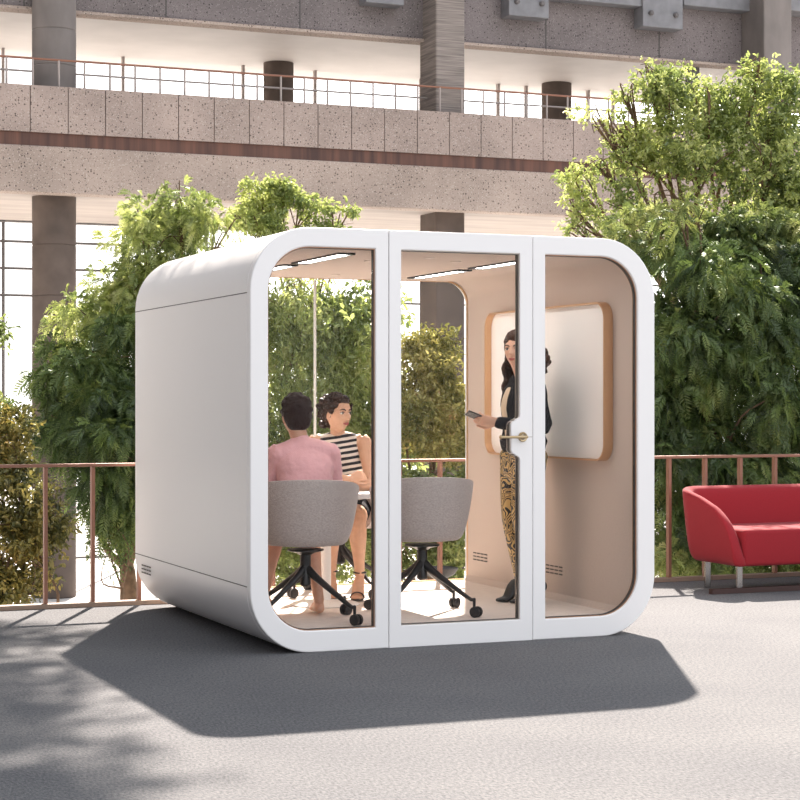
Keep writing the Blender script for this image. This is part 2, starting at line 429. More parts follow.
# shell seams and vents
for u in (-.0008, WD+.0008):
    for z in (.347, 1.857):
        obj('shell_seam', box(BM(), u-.0008, u+.0008, .05, DP-.002, z-.0022, z+.0022), M['seam'], pod)
def vent(bm, u, v, z, du):
    for j in range(3):
        for i in range(4):
            v0 = v-.11+i*.057
            box(bm, u-du, u+du, v0, v0+.044, z+.022-j*.022-.004, z+.022-j*.022+.004)
bm = BM(); vent(bm, -.0012, 2.06, .265, .0012); obj('vent', bm, M['gasket'], pod)
bm = BM(); vent(bm, WD-T-.0012, 2.08, .268, .0012); obj('vent', bm, M['gasket'], pod)
bm = BM(); vent(bm, WD-T-.0012, 1.02, .274, .0012); obj('vent', bm, M['gasket'], pod)
# ceiling lights
for u in (.63, 1.745):
    for v0, v1 in ((.28, 1.02), (1.2, 1.95)):
        f = BM(); zc = HT-.104
        ringsolid_h = [(u-.042, v0), (u+.042, v0), (u+.042, v1), (u-.042, v1)]
        box(f, u-.047, u-.037, v0-.02, v1+.02, zc-.010, zc); box(f, u+.037, u+.047, v0-.02, v1+.02, zc-.010, zc)
        box(f, u-.037, u+.037, v0-.02, v0+.02, zc-.010, zc); box(f, u-.037, u+.037, v1-.02, v1+.02, zc-.010, zc)
        fr = obj('ceiling_light', f, M['black'], pod)
        obj('diffuser', box(BM(), u-.036, u+.036, v0+.02, v1-.02, zc-.006, zc-.001), M['led'], fr)
for u, v in ((.95, .75), (1.18, .42), (1.42, .60), (1.18, 1.9)):
    bm = BM(); lathe(bm, [(.03, HT-.104), (.03, HT-.108), (.02, HT-.109)], (u, v, 0)); obj('ceiling_spot', bm, mat('spot', (.75, .66, .6, 1), .5), pod, smooth=40)

# whiteboard on the felt wall
wbx = WD-T
wb = thing('whiteboard', 'large whiteboard with rounded copper frame hung on the beige felt wall of the booth', 'whiteboard', P0, TH)
def vloop(v0, v1, z0, z1, r, d): return rloop(v0+d, v1-d, z0+d, z1-d, (r-d,)*4, n=10)
def uring(bm, A, B, u0, u1):
    L = [[bm.verts.new((u, p[0], p[1])) for p in lp] for lp, u in ((A, u0), (A, u1), (B, u1), (B, u0))]
    n = len(A)
    for a in range(4):
        for i in range(n):
            j = (i+1) % n; bm.faces.new((L[a][i], L[a][j], L[(a+1) % 4][j], L[(a+1) % 4][i]))
bm = BM(); uring(bm, vloop(.285, 1.885, .955, 1.87, .1, 0), vloop(.285, 1.885, .955, 1.87, .1, .010), wbx-.062, wbx-.001)
obj('frame', bm, M['copper'], wb, smooth=40, bevel=.002)
bm = BM(); lpw = vloop(.285, 1.885, .955, 1.87, .1, .0105)
bridge(bm, [[(wbx-.016, p[0], p[1]) for p in lpw], [(wbx-.002, p[0], p[1]) for p in lpw]]); obj('board', bm, M['wb'], wb, smooth=40)

# ================================================================== CHAIRS AND TABLE
FZ = .1                                                       # floor inside the booth
def make_chair(name, label, group):
    t = thing(name, label, 'chair', (0, 0, 0), 0, group)
    # shell: seat pan turning up into a wrap-around back, open in front (+y)
    na, nt_ = 56, 26
    bm = BM(); G = []
    for i in range(na+1):
        s = -1+2*i/na; ph = s*math.radians(128)               # 0 = straight back
        c = abs(s)
        top = .778-.085*c**2-.07*max(0, (c-.4)/.6)**1.6
        if c > .86: top -= .12*((c-.86)/.14)**1.5
        row = []
        for j in range(nt_+1):
            q = j/nt_
            if q < .42: rr = .205*(q/.42); z = .405+.012*(q/.42)**2
            else:
                w = (q-.42)/.58
                rr = .205+.092*w**.55
                z = .417+(top-.417)*(w**1.25)
            sx, sy = 1.0, (.93 if math.cos(ph) > 0 else .86)
            row.append(bm.verts.new((math.sin(ph)*rr*sx, -math.cos(ph)*rr*sy+.02, z)))
        G.append(row)
    for i in range(na):
        for j in range(nt_):
            if j == 0:
                pass
            bm.faces.new((G[i][j], G[i+1][j], G[i+1][j+1], G[i][j+1]))
    # close the front of the seat pan
    bmesh.ops.remove_doubles(bm, verts=bm.verts, dist=.0005)
    ctr = [v for v in bm.verts if v.co.xy.length < .03 and abs(v.co.z-.405) < .002][0]
    a0 = [G[0][j] for j in range(12) if G[0][j].is_valid]; a1 = [G[na][j] for j in range(12) if G[na][j].is_valid]
    a0 = [v for v in a0 if v is not ctr]; a1 = [v for v in a1 if v is not ctr]
    prev = a1
    for k in range(1, 9):
        ph = math.radians(128+104*k/9)
        cur = [bm.verts.new((math.sin(ph)*math.hypot(v.co.x, v.co.y-.02)*1.03, -math.cos(ph)*math.hypot(v.co.x, v.co.y-.02)*1.0+.02, v.co.z-.004*k*(9-k)/20)) for v in a1]
        bm.faces.new((ctr, prev[0], cur[0]))
        for x in range(len(a1)-1): bm.faces.new((prev[x], prev[x+1], cur[x+1], cur[x]))
        prev = cur
    bm.faces.new((ctr, prev[0], a0[0]))
    for x in range(min(len(a1), len(a0))-1): bm.faces.new((prev[x], prev[x+1], a0[x+1], a0[x]))
    o = obj('seat_shell', bm, M['chair'], t, smooth=180)
    sd = o.modifiers.new('s', 'SOLIDIFY'); sd.thickness = .022; sd.offset = -1
    bv = o.modifiers.new('b', 'BEVEL'); bv.width = .006; bv.segments = 2; bv.limit_method = 'ANGLE'
    bm = BM()
    lathe(bm, [(.10, .392), (.10, .384), (.05, .372), (.03, .36), (.03, .30)], segs=20); obj('seat_mount', bm, M['black'], t, smooth=40)
    bm = BM(); lathe(bm, [(.022, .31), (.028, .30), (.030, .20), (.020, .19)], segs=20); obj('column', bm, M['black'], t, smooth=40)
    for k in range(4):
        a = PI/2*k+PI/4; d = Vector((math.cos(a), math.sin(a), 0)); sd = (-d.y, d.x, 0)
        bm = BM(); tube(bm, [d*.012+Vector((0, 0, .285)), d*.09+Vector((0, 0, .232)), d*.30+Vector((0, 0, .108)), d*.335+Vector((0, 0, .098))], [(.018, .028), (.018, .020), (.013, .011), (.012, .009)], 12, ref=sd)
        leg = obj('leg', bm, M['black'], t, smooth=60)
        bm = BM(); c = d*.342
        tube(bm, [c+Vector((0, 0, .10)), c+Vector((0, 0, .058))], [.009, .008], 10)
        w = Vector(sd)
        for s in (-1, 1):
            cc = c+w*.014*s+d*.012+Vector((0, 0, .031))
            A = []
            for off, rr in ((-.010, .024), (-.008, .030), (.008, .030), (.010, .024)):
                A.append([tuple(cc+w*off+d*rr*math.cos(x)+Vector((0, 0, rr*math.sin(x)))) for x in np.linspace(0, 2*PI, 20, endpoint=False)])
            bridge(bm, A)
        obj('caster', bm, M['rubber'], leg, smooth=50)
    return t
def wa(a): return a - TH
def place(o, x, y, rz): o.location = (x, y, FZ); o.rotation_euler = (0, 0, rz)
ch1 = make_chair('swivel_chair', 'grey fabric swivel chair holding the person in the pink jacket', 'grey tub chairs on black swivel bases')
ch2 = copy_tree(ch1); ch2['label'] = 'empty grey fabric swivel chair on black castors seen through the glass door'
ch3 = copy_tree(ch1); ch3['label'] = 'grey swivel chair under the woman in the striped top, behind the table'
# the star base and the shell are both turned with the chair
place(ch1, -.516, 10.10, math.radians(8)); place(ch2, .125, 10.45, math.radians(12)); place(ch3, -.37, 11.47, PI+math.radians(-8))

tb = thing('meeting_table', 'small white rectangular table standing inside the booth between the grey chairs', 'table', W(.86, 1.225, FZ), TH)
obj('table_top', (lambda b: (slab(b, [(x, y) for x, y in rloop(-.62, .62, -.27, .27, (.05,)*4)], 0, .028), b)[1])(BM()), M['table'], tb, smooth=40, bevel=.003)
tt = tb.children[0]; tt.rotation_euler = (PI/2, 0, 0); tt.location = (0, 0, .633)
bm = BM(); lathe(bm, [(.035, .605), (.035, .03)], segs=20); obj('pedestal', bm, M['table'], tb, smooth=40)
bm = BM(); lathe(bm, [(.2, 0), (.205, .006), (.19, .014), (.04, .03)], segs=32); obj('base_plate', bm, M['table'], tb, smooth=40)

# ================================================================== SOFA
F = Vector((2.24, 12.36, 0))
sofa = thing('sofa', 'red upholstered sofa on chrome legs standing by the copper railing', 'sofa', F, TH)
SW, SD = 1.75, .66
def hgt(v):
    xs = [0, .02, .06, .12, .22, .40, .66]; ys = [.27, .37, .455, .52, .585, .645, .70]
    return float(np.interp(v, xs, ys))
path = []
rc = .12
for v in np.linspace(0, SD-rc, 16): path.append((0, v, (-1, 0), v))
for a in np.linspace(0, 90, 9)[1:]:
    r_ = math.radians(a); path.append((rc-rc*math.cos(r_), SD-rc+rc*math.sin(r_), (-math.cos(r_), math.sin(r_)), SD-rc+rc*math.sin(r_)))
for u in np.linspace(rc, SW-rc, 14)[1:]: path.append((u, SD, (0, 1), SD))
for a in np.linspace(0, 90, 9)[1:]:
    r_ = math.radians(a); path.append((SW-rc+rc*math.sin(r_), SD-rc+rc*math.cos(r_), (math.sin(r_), math.cos(r_)), SD-rc+rc*math.cos(r_)))
for v in np.linspace(SD-rc, 0, 16)[1:]: path.append((SW, v, (1, 0), v))
loops = []
for (x, y, n, vv) in path:
    h = hgt(vv); zb_ = .185
    f = (h-zb_)/.465
    th = .07
    sec = [(0, zb_), (.025*f, zb_+(h-zb_)*.4), (.05*f, h-.03), (.049*f, h-.01), (.04*f-.004, h), (.055*f-th*.5, h+.002), (.045*f-th*.8, h-.012), (.03*f-th, h-.04), (-th-.02*(1-f), zb_+(h-zb_)*.4), (-th-.03, zb_+.01), (-th-.02, zb_)]
    loops.append([(x+n[0]*o_, y+n[1]*o_, z) for o_, z in sec])
bm = BM(); bridge(bm, loops)
o = obj('backrest', bm, M['red'], sofa, smooth=180); sb = o.modifiers.new('s', 'SUBSURF'); sb.levels = 1; sb.render_levels = 2
o = obj('seat_cushion', box(BM(), .075, SW-.075, .01, .60, .187, .435), M['red'], sofa, smooth=180, bevel=.028, seg=4)
for u in (.115, SW-.115):
    for v in (.13, .53):
        obj('leg', box(BM(), u-.02, u+.02, v-.012, v+.012, .035 if v < .3 else 0, .203), M['chrome'], sofa, bevel=.003)
obj('runner', box(BM(), -.11, SW+.08, .105, .155, 0, .035), M['darkwood'], sofa, bevel=.002)
# ================================================================== BUILDING
sT, cT = math.sin(TH), math.cos(TH)
def ux(px, v):
    t = (px-400)/1850
    return (t*(P0.y+v*cT)-(P0.x-v*sT))/(cT-t*sT)
def zy(py, px, v):
    u = ux(px, v); return CZ+(400-py)*(W(u, v).y)/1850
BV = 21.18
UA, UB = ux(-120, BV), ux(960, BV)
z_top, z_pb, z_wb, z_bot = zy(83, 0, BV), zy(130, 0, BV), zy(143.5, 0, BV), zy(191, 0, BV)
joints = [30, 68, 106, 142, 178, 213, 249]
us = [ux(p, BV) for p in joints]; pw = (us[-1]-us[0])/6
# balcony front
bm = box(BM(), UA, UB, BV, BV+.35, z_bot, z_wb)
wall = struct('wall_balcony', bm, M['band'], bevel=.02)
u = us[0]-pw*5
while u < UB:
    obj('parapet_panel', box(BM(), u+.007, u+pw-.007, BV-.02, BV+.25, z_pb, z_top), M['panel'], wall)
    u += pw
obj('panel_backing', box(BM(), UA, UB, BV+.03, BV+.24, z_pb, z_top-.02), M['gasket'], wall)
obj('wood_strip', box(BM(), UA, UB, BV+.03, BV+.3, z_wb, z_pb), M['wood'], wall)
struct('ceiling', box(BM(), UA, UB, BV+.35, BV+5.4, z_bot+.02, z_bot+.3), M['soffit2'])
# floor of the gallery
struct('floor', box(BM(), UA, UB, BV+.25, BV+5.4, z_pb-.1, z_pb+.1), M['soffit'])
# upper band
UV = BV+.9
z_ub = zy(11, 76, UV)
ub = struct('wall_upper', box(BM(), UA, UB, UV, UV+.3, z_ub, z_ub+1.6), M['upper'])
jj = UA
while jj < UB:
    obj('panel_joint', box(BM(), jj-.012, jj+.012, UV-.004, UV+.01, z_ub, z_ub+1.6), M['gasket'], ub); jj += pw*3.93
obj('drip_edge', box(BM(), UA, UB, UV-.05, UV+.3, z_ub-.05, z_ub), M['band'], ub)
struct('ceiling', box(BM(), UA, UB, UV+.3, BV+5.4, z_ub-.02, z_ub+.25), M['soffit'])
# columns
def col_round(px0, px1, v, z0, z1, label, joints_=(), m=M['col'], cat='column', par=True):
    a, b = ux(px0, v), ux(px1, v); r = (b-a)/2*.985; u = (a+b)/2
    t = thing('concrete_column', label, cat, W(u, v, 0), TH)
    zs = [z0]+list(joints_)+[z1]
    for p, q in zip(zs, zs[1:]):
        bm = BM(); lathe(bm, [(r-.012, p), (r, p+.012), (r, q-.012), (r-.012, q)], segs=40); obj('drum', bm, m, t, smooth=30)
    return t
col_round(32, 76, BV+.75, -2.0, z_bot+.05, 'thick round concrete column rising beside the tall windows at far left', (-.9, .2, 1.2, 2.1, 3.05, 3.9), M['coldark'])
col_round(32, 76, BV+.75, z_bot+.3, z_ub+1.6, 'round concrete column in the upper gallery at far left', (5.9, 6.9, 7.5))
def col_square(px0, px1, v, z0, z1, label, m, dep=.42):
    a, b = ux(px0, v), ux(px1, v)
    t = thing('concrete_column', label, 'column', W((a+b)/2, v, 0), TH)
    w = (b-a)/2
    obj('shaft', box(BM(), -w, w, 0, dep, z0, z1), m, t, bevel=.03)
    return t
col_square(436, 465, BV+.3, z_bot+.3, z_ub+1.6, 'square board-marked concrete column crossing the upper gallery', M['board'], .75)
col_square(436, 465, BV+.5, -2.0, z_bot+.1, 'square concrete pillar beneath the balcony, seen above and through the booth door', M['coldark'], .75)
pl = col_square(764, 792, BV+.1, z_bot, z_ub+1.6, 'square concrete pier at the right end of the gallery', M['col'], .8)
VB = BV+4.1
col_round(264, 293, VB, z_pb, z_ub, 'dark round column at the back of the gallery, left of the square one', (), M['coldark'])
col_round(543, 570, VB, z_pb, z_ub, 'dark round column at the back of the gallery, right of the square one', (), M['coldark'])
t = col_square(690, 700, BV+1.2, z_pb, z_ub+.2, 'slim dark post rising behind the leaves of the right tree', M['mull'], .2)
# balcony rail
rail = thing('balcony_railing', 'thin copper handrail on slim posts along the concrete balcony', 'railing', P0, TH)
zr = zy(56, 0, BV+.12)
bm = BM(); tube(bm, [(UA, BV+.12, zr), (UB, BV+.12, zr)], .019, 8, k=1); obj('handrail', bm, M['fence'], rail)
bm = BM(); tube(bm, [(UA, BV+.7, zr-.11), (UB, BV+.7, zr-.11)], .018, 6, k=1); obj('inner_rail', bm, M['mull2'], rail)
s0 = ux(137, BV); ds = ux(162, BV)-s0
k = -7
while s0+k*ds < ux(800, BV):
    uu = s0+k*ds
    bm = BM(); tube(bm, [(uu, BV+.12, z_top-.05), (uu, BV+.12, zr)], .019, 6, k=1); obj('baluster', bm, M['mull2'], rail); k += 1
# gallery glazing (upper)
VG = BV+4.6
zg0, zg1 = z_pb, z_ub
w = struct('window_1', box(BM(), UA, UB, VG+.02, VG+.03, zg0, zg1), M['glass'])
for i, px in enumerate((-40, 3, 123, 243, 315, 421, 498, 526, 588, 613, 660)):
    u = ux(px, VG)
    obj('window_post', box(BM(), u-.022, u+.022, VG-.05, VG+.05, zg0, zg1), M['mull2'], w)
# ground floor glazing
VL = BV+5.2
zl0, zl1 = -2.0, z_bot
w2 = struct('window_2', box(BM(), UA, UB, VL+.02, VL+.03, zl0, zl1), M['glass'])
obj('window_head', box(BM(), UA, UB, VL-.15, VL+.06, zy(222, 0, VL), zl1), M['mull'], w2)
for px in (-60, 3, 123, 206, 300, 384, 421, 510, 610, 700, 800):
    u = ux(px, VL); obj('mullion', box(BM(), u-.024, u+.024, VL-.06, VL+.02, zl0, zl1), M['mull'], w2)
for py in (241, 268, 295, 430, 560):
    z = zy(py, 0, VL); obj('transom', box(BM(), UA, UB, VL-.05, VL+.02, z-.022, z+.022), M['mull'], w2)
# outdoor terrace bench glimpsed past the glazing left out: nothing solid is readable there
# brackets and beams on the upper band
def bracket(px0, px1, py, label, bolts=True, dep=.35):
    a, b = ux(px0, UV-dep), ux(px1, UV-dep); z0 = zy(py, px0, UV-dep)
    t = thing('wall_bracket', label, 'bracket', W((a+b)/2, UV-dep, z0), TH)
    hw = (b-a)/2; z1 = z_ub+1.6-z0
    obj('block', box(BM(), -hw, hw, 0, dep, 0, z1), M['bracket'], t, bevel=.015)
    if bolts:
        for s in (-1, 1):
            bm = BM(); lathe(bm, [(.05, 0), (.05, .05), (.03, .07)], segs=14)
            bo = obj('bolt', bm, M['mull'], t, smooth=40); bo.rotation_euler = (PI/2, 0, 0); bo.location = (s*hw*.62, 0, .26)
    return t
bracket(366, 404, 2, 'small dark concrete bracket at the top left of the square column', False)
bracket(509, 549, 15, 'concrete bracket block with two bolts right of the square column')
bracket(643, 683, 26, 'concrete bracket block with two bolts hanging above the right tree')
def beam(px0, px1, py, label, dep):
    v = UV-dep; a, b = ux(px0, v), ux(px1, v); z0 = zy(py, px0, v)
    t = thing('concrete_beam', label, 'beam', W(a, v, z0), TH)
    obj('beam_body', box(BM(), 0, b-a, 0, dep, 0, max(.3, z_ub+1.6-z0)), M['bracket'], t, bevel=.015)
beam(552, 642, -2, 'grey concrete beam between the two bolted brackets', .3)
beam(684, 762, 5, 'grey concrete beam between the right bracket and the pier', .3)
beam(787, 840, 10, 'grey concrete beam end beyond the pier at the top right corner', .5)

# ================================================================== PLANTS
def quadmesh(name, V, nleaf, m, parent, leafvar, nv=4, faces=None):
    """V: (nleaf*nv,3); faces per leaf template"""
    faces = faces or [tuple(range(nv))]
    nf = len(faces); k = len(faces[0])
    F_ = (np.arange(nleaf)[:, None, None]*nv+np.array(faces)[None]).reshape(-1)
    me = bpy.data.meshes.new(name)
    me.vertices.add(len(V)); me.vertices.foreach_set('co', V.astype(np.float32).ravel())
    me.loops.add(len(F_)); me.loops.foreach_set('vertex_index', F_.astype(np.int32))
    me.polygons.add(nleaf*nf); me.polygons.foreach_set('loop_start', (np.arange(nleaf*nf)*k).astype(np.int32))
    me.polygons.foreach_set('loop_total', np.full(nleaf*nf, k, np.int32))
    me.update(calc_edges=True); me.validate()
    at = me.attributes.new('leafvar', 'FLOAT', 'FACE'); at.data.foreach_set('value', np.repeat(leafvar, nf).astype(np.float32))
    return link(name, me, m, parent)
def leaf_array(pos, dirs, nrm, L, Wd):
    """ovate leaves folded a little: 6 verts, two quads"""
    side = np.cross(dirs, nrm); side /= np.linalg.norm(side, axis=1)[:, None]+1e-9
    up = np.cross(side, dirs)
    L = L[:, None]; Wd = Wd[:, None]
    a = pos; tip = pos+dirs*L-up*L*.12
    m1 = pos+dirs*L*.3; m2 = pos+dirs*L*.7
    f = up*Wd*.25
    P = np.stack([a, m1+side*Wd*.5+f, m2+side*Wd*.36+f, tip, m2-side*Wd*.36+f, m1-side*Wd*.5+f], 1)
    return P.reshape(-1, 3)
LF = [(0, 1, 2, 3), (0, 3, 4, 5)]
def unit(v): return v/(np.linalg.norm(v, axis=-1, keepdims=True)+1e-9)
def sample_blobs(blobs, n):
    vol = np.array([b[3]*b[4]*b[5]*(b[6] if len(b) > 6 else 1) for b in blobs])**.75
    idx = RNG.choice(len(blobs), n, p=vol/vol.sum())
    B = np.array([b[:6] for b in blobs])[idx]
    d = unit(RNG.normal(size=(n, 3)))
    r = RNG.random(n)**.42
    r = r*(1+.22*np.sin(d[:, 0]*7+B[:, 0]*5)*np.sin(d[:, 2]*6+B[:, 1]*3)+.10*RNG.normal(size=n))
    return B[:, :3]+d*r[:, None]*B[:, 3:6], d
def foliage(style, blobs, n, size, m, parent, droop=.5, name='foliage', clump=14):
    sub_ = []
    for b in blobs:
        k_ = max(5, int(clump*(b[3]*b[5])**.5/.45))
        dd = unit(RNG.normal(size=(k_, 3))); rr_ = RNG.random(k_)**.4
        f_ = .30+.22*RNG.random(k_)
        for i in range(k_):
            sub_.append(tuple(np.array(b[:3])+dd[i]*rr_[i]*.92*np.array(b[3:6]))+tuple(min(b[3:6])*f_[i]*np.array((1.25, 1.25, .75 if style != 'weep' else 1.2)))+(1,))
    C, D = sample_blobs(sub_, n)
    rnd = lambda *s: RNG.normal(size=s)
    if style == 'fern': k = 11
    elif style == 'weep': k = 16
    else: k = 8
    out = unit(D+rnd(n, 3)*.5+np.array([0, 0, -droop if style != 'broad' else .25]))
    sc = size*(.7+.6*RNG.random(n))
    pos, dr, nr, LL, WW, LV = [], [], [], [], [], []
    tone = RNG.random(n)
    sidev = unit(np.cross(out, unit(rnd(n, 3))))
    for j in range(k):
        t = (j+.5)/k
        if style == 'fern':
            p = C+out*(sc*t)[:, None]+np.array([0, 0, -1.])*(sc*.55*t*t)[:, None]
            tang = unit(out+np.array([0, 0, -1.])*(1.1*t))
            for s in (-1, 1):
                ld = unit(tang*.75+sidev*s*.9+rnd(n, 3)*.12)
                pos.append(p); dr.append(ld); nr.append(unit(np.cross(tang, sidev)+rnd(n, 3)*.25))
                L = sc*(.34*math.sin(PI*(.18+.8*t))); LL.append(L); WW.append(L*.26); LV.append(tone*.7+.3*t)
        elif style == 'weep':
            p = C+out*(sc*.25*math.sin(t*1.6))[:, None]+np.array([0, 0, -1.])*(sc*1.6*t)[:, None]+rnd(n, 3)*.012
            ld = unit(np.array([0, 0, -.8])+rnd(n, 3)*.6)
            pos.append(p); dr.append(ld); nr.append(unit(rnd(n, 3))); L = np.full(n, size*.22)*(.7+.6*RNG.random(n))
            LL.append(L); WW.append(L*.34); LV.append(tone*.6+.4*RNG.random(n))
        else:
            p = C+out*(sc*.8*t)[:, None]+rnd(n, 3)*(size*.10)
            ld = unit(out*.5+rnd(n, 3)*.75+np.array([0, 0, -.35]))
            pos.append(p); dr.append(ld); nr.append(unit(np.array([0, 0, 1.])+rnd(n, 3)*.55))
            L = sc*.42*(.7+.5*RNG.random(n)); LL.append(L); WW.append(L*.5); LV.append(tone*.5+.5*RNG.random(n))
    V = leaf_array(np.concatenate(pos), np.concatenate(dr), np.concatenate(nr), np.concatenate(LL), np.concatenate(WW))
    nl = len(V)//6
    inv = parent.matrix_world.inverted() if parent is not None else None
    V = V-np.array(parent.location)
    return quadmesh(name, V, nl, m, parent, np.concatenate(LV), 6, LF)
def at(px, py, Y): return ((px-400)/1850*Y, Y, CZ+(400-py)/1850*Y)
def blob(px, py, Y, rx, rz, ry=None, d=1):
    """ellipsoid centred on a point of the view at distance Y; radii in pixels there"""
    x, y, z = at(px, py, Y); s = Y/1850
    return (x, y, z, rx*s, (ry if ry is not None else min(rx, rz))*s, rz*s, d)
def branches(blobs, base, m, parent, r0=.07, extra=3, trunk_k=.55, name='trunk', fork=None):
    fk = fork
    bm = BM(); b0 = np.array(base, float); o = np.array(parent.location)
    cen = np.mean([b[:3] for b in blobs], axis=0)
    lowz = min(b[2] for b in blobs)
    fork = np.array([(b0[0]*.5+cen[0]*.5), (b0[1]*.5+cen[1]*.5), b0[2]+max(.4, (lowz-b0[2])*.75)])
    if fk is not None: fork = np.array(fk, float)
    tube(bm, [b0-o-np.array([0, 0, .05]), (b0+fork)/2-o+RNG.normal(size=3)*.04, fork-o], [r0*1.25, r0, r0*.85], 10)
    for b in blobs:
        c = np.array(b[:3]); mid_ = (fork+c)/2+RNG.normal(size=3)*.12
        tube(bm, [fork-o, mid_-o, c-o], [r0*.5, r0*.27, r0*.12], 7, k=4)
        for _ in range(extra):
            d = unit(RNG.normal(size=3)+np.array([0, -.3, .2])); e_ = c+d*np.array(b[3:6])*.95
            tube(bm, [mid_*.3+c*.7-o, (c+e_)/2-o+RNG.normal(size=3)*.04, e_-o], [r0*.13, r0*.09, r0*.03], 5, k=3)
    return obj(name, bm, m, parent, smooth=180)
GZ = -2.0
def plant(name, label, cat, px, Y, parts, group=None, r0=.07, extra=3, fork=None):
    """parts: list of (style, blobs, n, size, material, droop)"""
    x = (px-400)/1850*Y
    t = thing(name, label, cat, (x, Y, GZ), 0, group)
    allb = []
    for p in parts:
        for b in p[1]:
            if b not in allb: allb.append(b)
    branches(allb, (x, Y, GZ), M['bark'], t, r0, extra, fork=fork)
    for p in parts: foliage(p[0], p[1], p[2], p[3], p[4], t, p[5])
    return t
g = rgb
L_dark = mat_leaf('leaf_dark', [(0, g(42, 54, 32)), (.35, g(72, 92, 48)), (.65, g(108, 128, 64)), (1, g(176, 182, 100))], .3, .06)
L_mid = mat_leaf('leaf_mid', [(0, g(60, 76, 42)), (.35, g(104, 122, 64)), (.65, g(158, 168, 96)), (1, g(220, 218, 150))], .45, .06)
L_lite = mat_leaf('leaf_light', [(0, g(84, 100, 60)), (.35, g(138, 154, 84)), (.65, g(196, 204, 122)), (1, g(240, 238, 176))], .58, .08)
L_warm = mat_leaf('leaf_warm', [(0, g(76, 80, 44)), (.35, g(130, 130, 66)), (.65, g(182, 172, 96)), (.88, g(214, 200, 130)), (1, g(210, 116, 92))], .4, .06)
L_aut = mat_leaf('leaf_autumn', [(0, g(50, 54, 32)), (.35, g(92, 94, 50)), (.62, g(148, 138, 74)), (.86, g(196, 172, 92)), (1, g(186, 82, 52))], .4, .06)

# right: dense dark hanging tree, in front
B = [blob(700, 330, 15.5, 75, 80), blob(775, 330, 15.8, 70, 90), blob(730, 430, 15.2, 95, 80), blob(690, 500, 15.3, 70, 75), blob(790, 450, 15.4, 70, 90), blob(672, 395, 15.6, 50, 100), blob(690, 250, 15.8, 48, 42), blob(755, 520, 15.3, 75, 55), blob(640, 470, 15.6, 40, 90), blob(840, 380, 15.6, 60, 150)]
plant('bushy_tree', 'dense dark green fine-leaved tree hanging behind the copper railing and red sofa', 'tree', 745, 15.6,
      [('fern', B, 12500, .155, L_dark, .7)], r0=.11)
B = [blob(650, 235, 16.2, 42, 30), blob(700, 225, 16.3, 50, 30), blob(770, 235, 16.2, 50, 40), blob(735, 275, 16.0, 60, 35), blob(800, 290, 16, 35, 60)]
plant('bushy_tree', 'mid green feathery shrub between the dark hanging tree and the yellow-green tree at right', 'tree', 700, 16.4, [('fern', B, 3400, .13, L_mid, .3)], r0=.06)
# right upper broadleaf tree
B = [blob(665, 100, 18, 34, 42), blob(705, 110, 18, 22, 35), blob(735, 120, 18.2, 38, 45), blob(780, 110, 18, 34, 48), blob(640, 150, 18, 40, 34), blob(700, 165, 17.8, 55, 36), blob(770, 175, 17.8, 46, 48),
     blob(600, 120, 18, 26, 14), blob(585, 195, 18, 24, 26), blob(640, 200, 17.8, 40, 26), blob(610, 225, 17.8, 42, 16), blob(625, 95, 18, 14, 14), blob(760, 70, 18.2, 26, 18), blob(690, 205, 17.8, 46, 26), blob(650, 75, 18, 16, 14), blob(800, 220, 17.9, 40, 50), blob(590, 235, 17.8, 30, 10), blob(605, 165, 18, 22, 12), blob(580, 215, 17.9, 20, 18), blob(620, 130, 18, 24, 10)]
plant('leafy_tree', 'tall yellow-green broadleaf tree reaching over the concrete balcony at right', 'tree', 745, 18.2, [('broad', B, 4200, .115, L_lite, .2)], r0=.09, extra=6)
# left tree
B = [blob(150, 235, 16.5, 48, 45), blob(185, 215, 16.4, 40, 36), blob(215, 225, 16.3, 40, 26), blob(120, 300, 16.4, 36, 40), blob(100, 330, 16.2, 45, 38), blob(160, 300, 16.5, 50, 60)]
plant('feathery_tree', 'pale green feathery tree above the left corner of the booth', 'tree', 160, 16.8, [('fern', B, 3000, .13, L_lite, .15)], r0=.07)
B = [blob(90, 380, 15.6, 52, 48), blob(110, 440, 15.4, 70, 55), blob(70, 420, 15.7, 34, 60), blob(130, 390, 15.8, 50, 90), blob(110, 500, 15.5, 50, 38), blob(160, 460, 15.6, 50, 80), blob(60, 370, 15.9, 24, 36)]
plant('bushy_tree', 'dark green drooping tree in front of the left column, behind the railing', 'tree', 150, 16.0, [('fern', B, 6500, .15, L_dark, .75)], r0=.08)
B = [blob(118, 520, 15.3, 20, 24), blob(95, 505, 15.3, 20, 26), blob(135, 505, 15.3, 18, 36)]
plant('hanging_plant', 'thin trailing green strands hanging low beside the left end of the booth', 'plant', 128, 15.5, [('weep', B, 130, .16, L_dark, .8)], r0=.02, extra=1)
B = [blob(300, 204, 17, 36, 14), blob(262, 206, 17, 26, 20), blob(340, 214, 17, 20, 10), blob(250, 225, 16.8, 34, 16), blob(300, 225, 17, 60, 10), blob(281, 186, 17, 12, 8), blob(310, 250, 17, 60, 16), blob(335, 240, 17, 26, 14)]
plant('leafy_tree', 'light green broadleaf branches showing over the roof of the booth', 'tree', 300, 17.2, [('broad', B, 1200, .10, L_lite, .2)], r0=.045, extra=6)
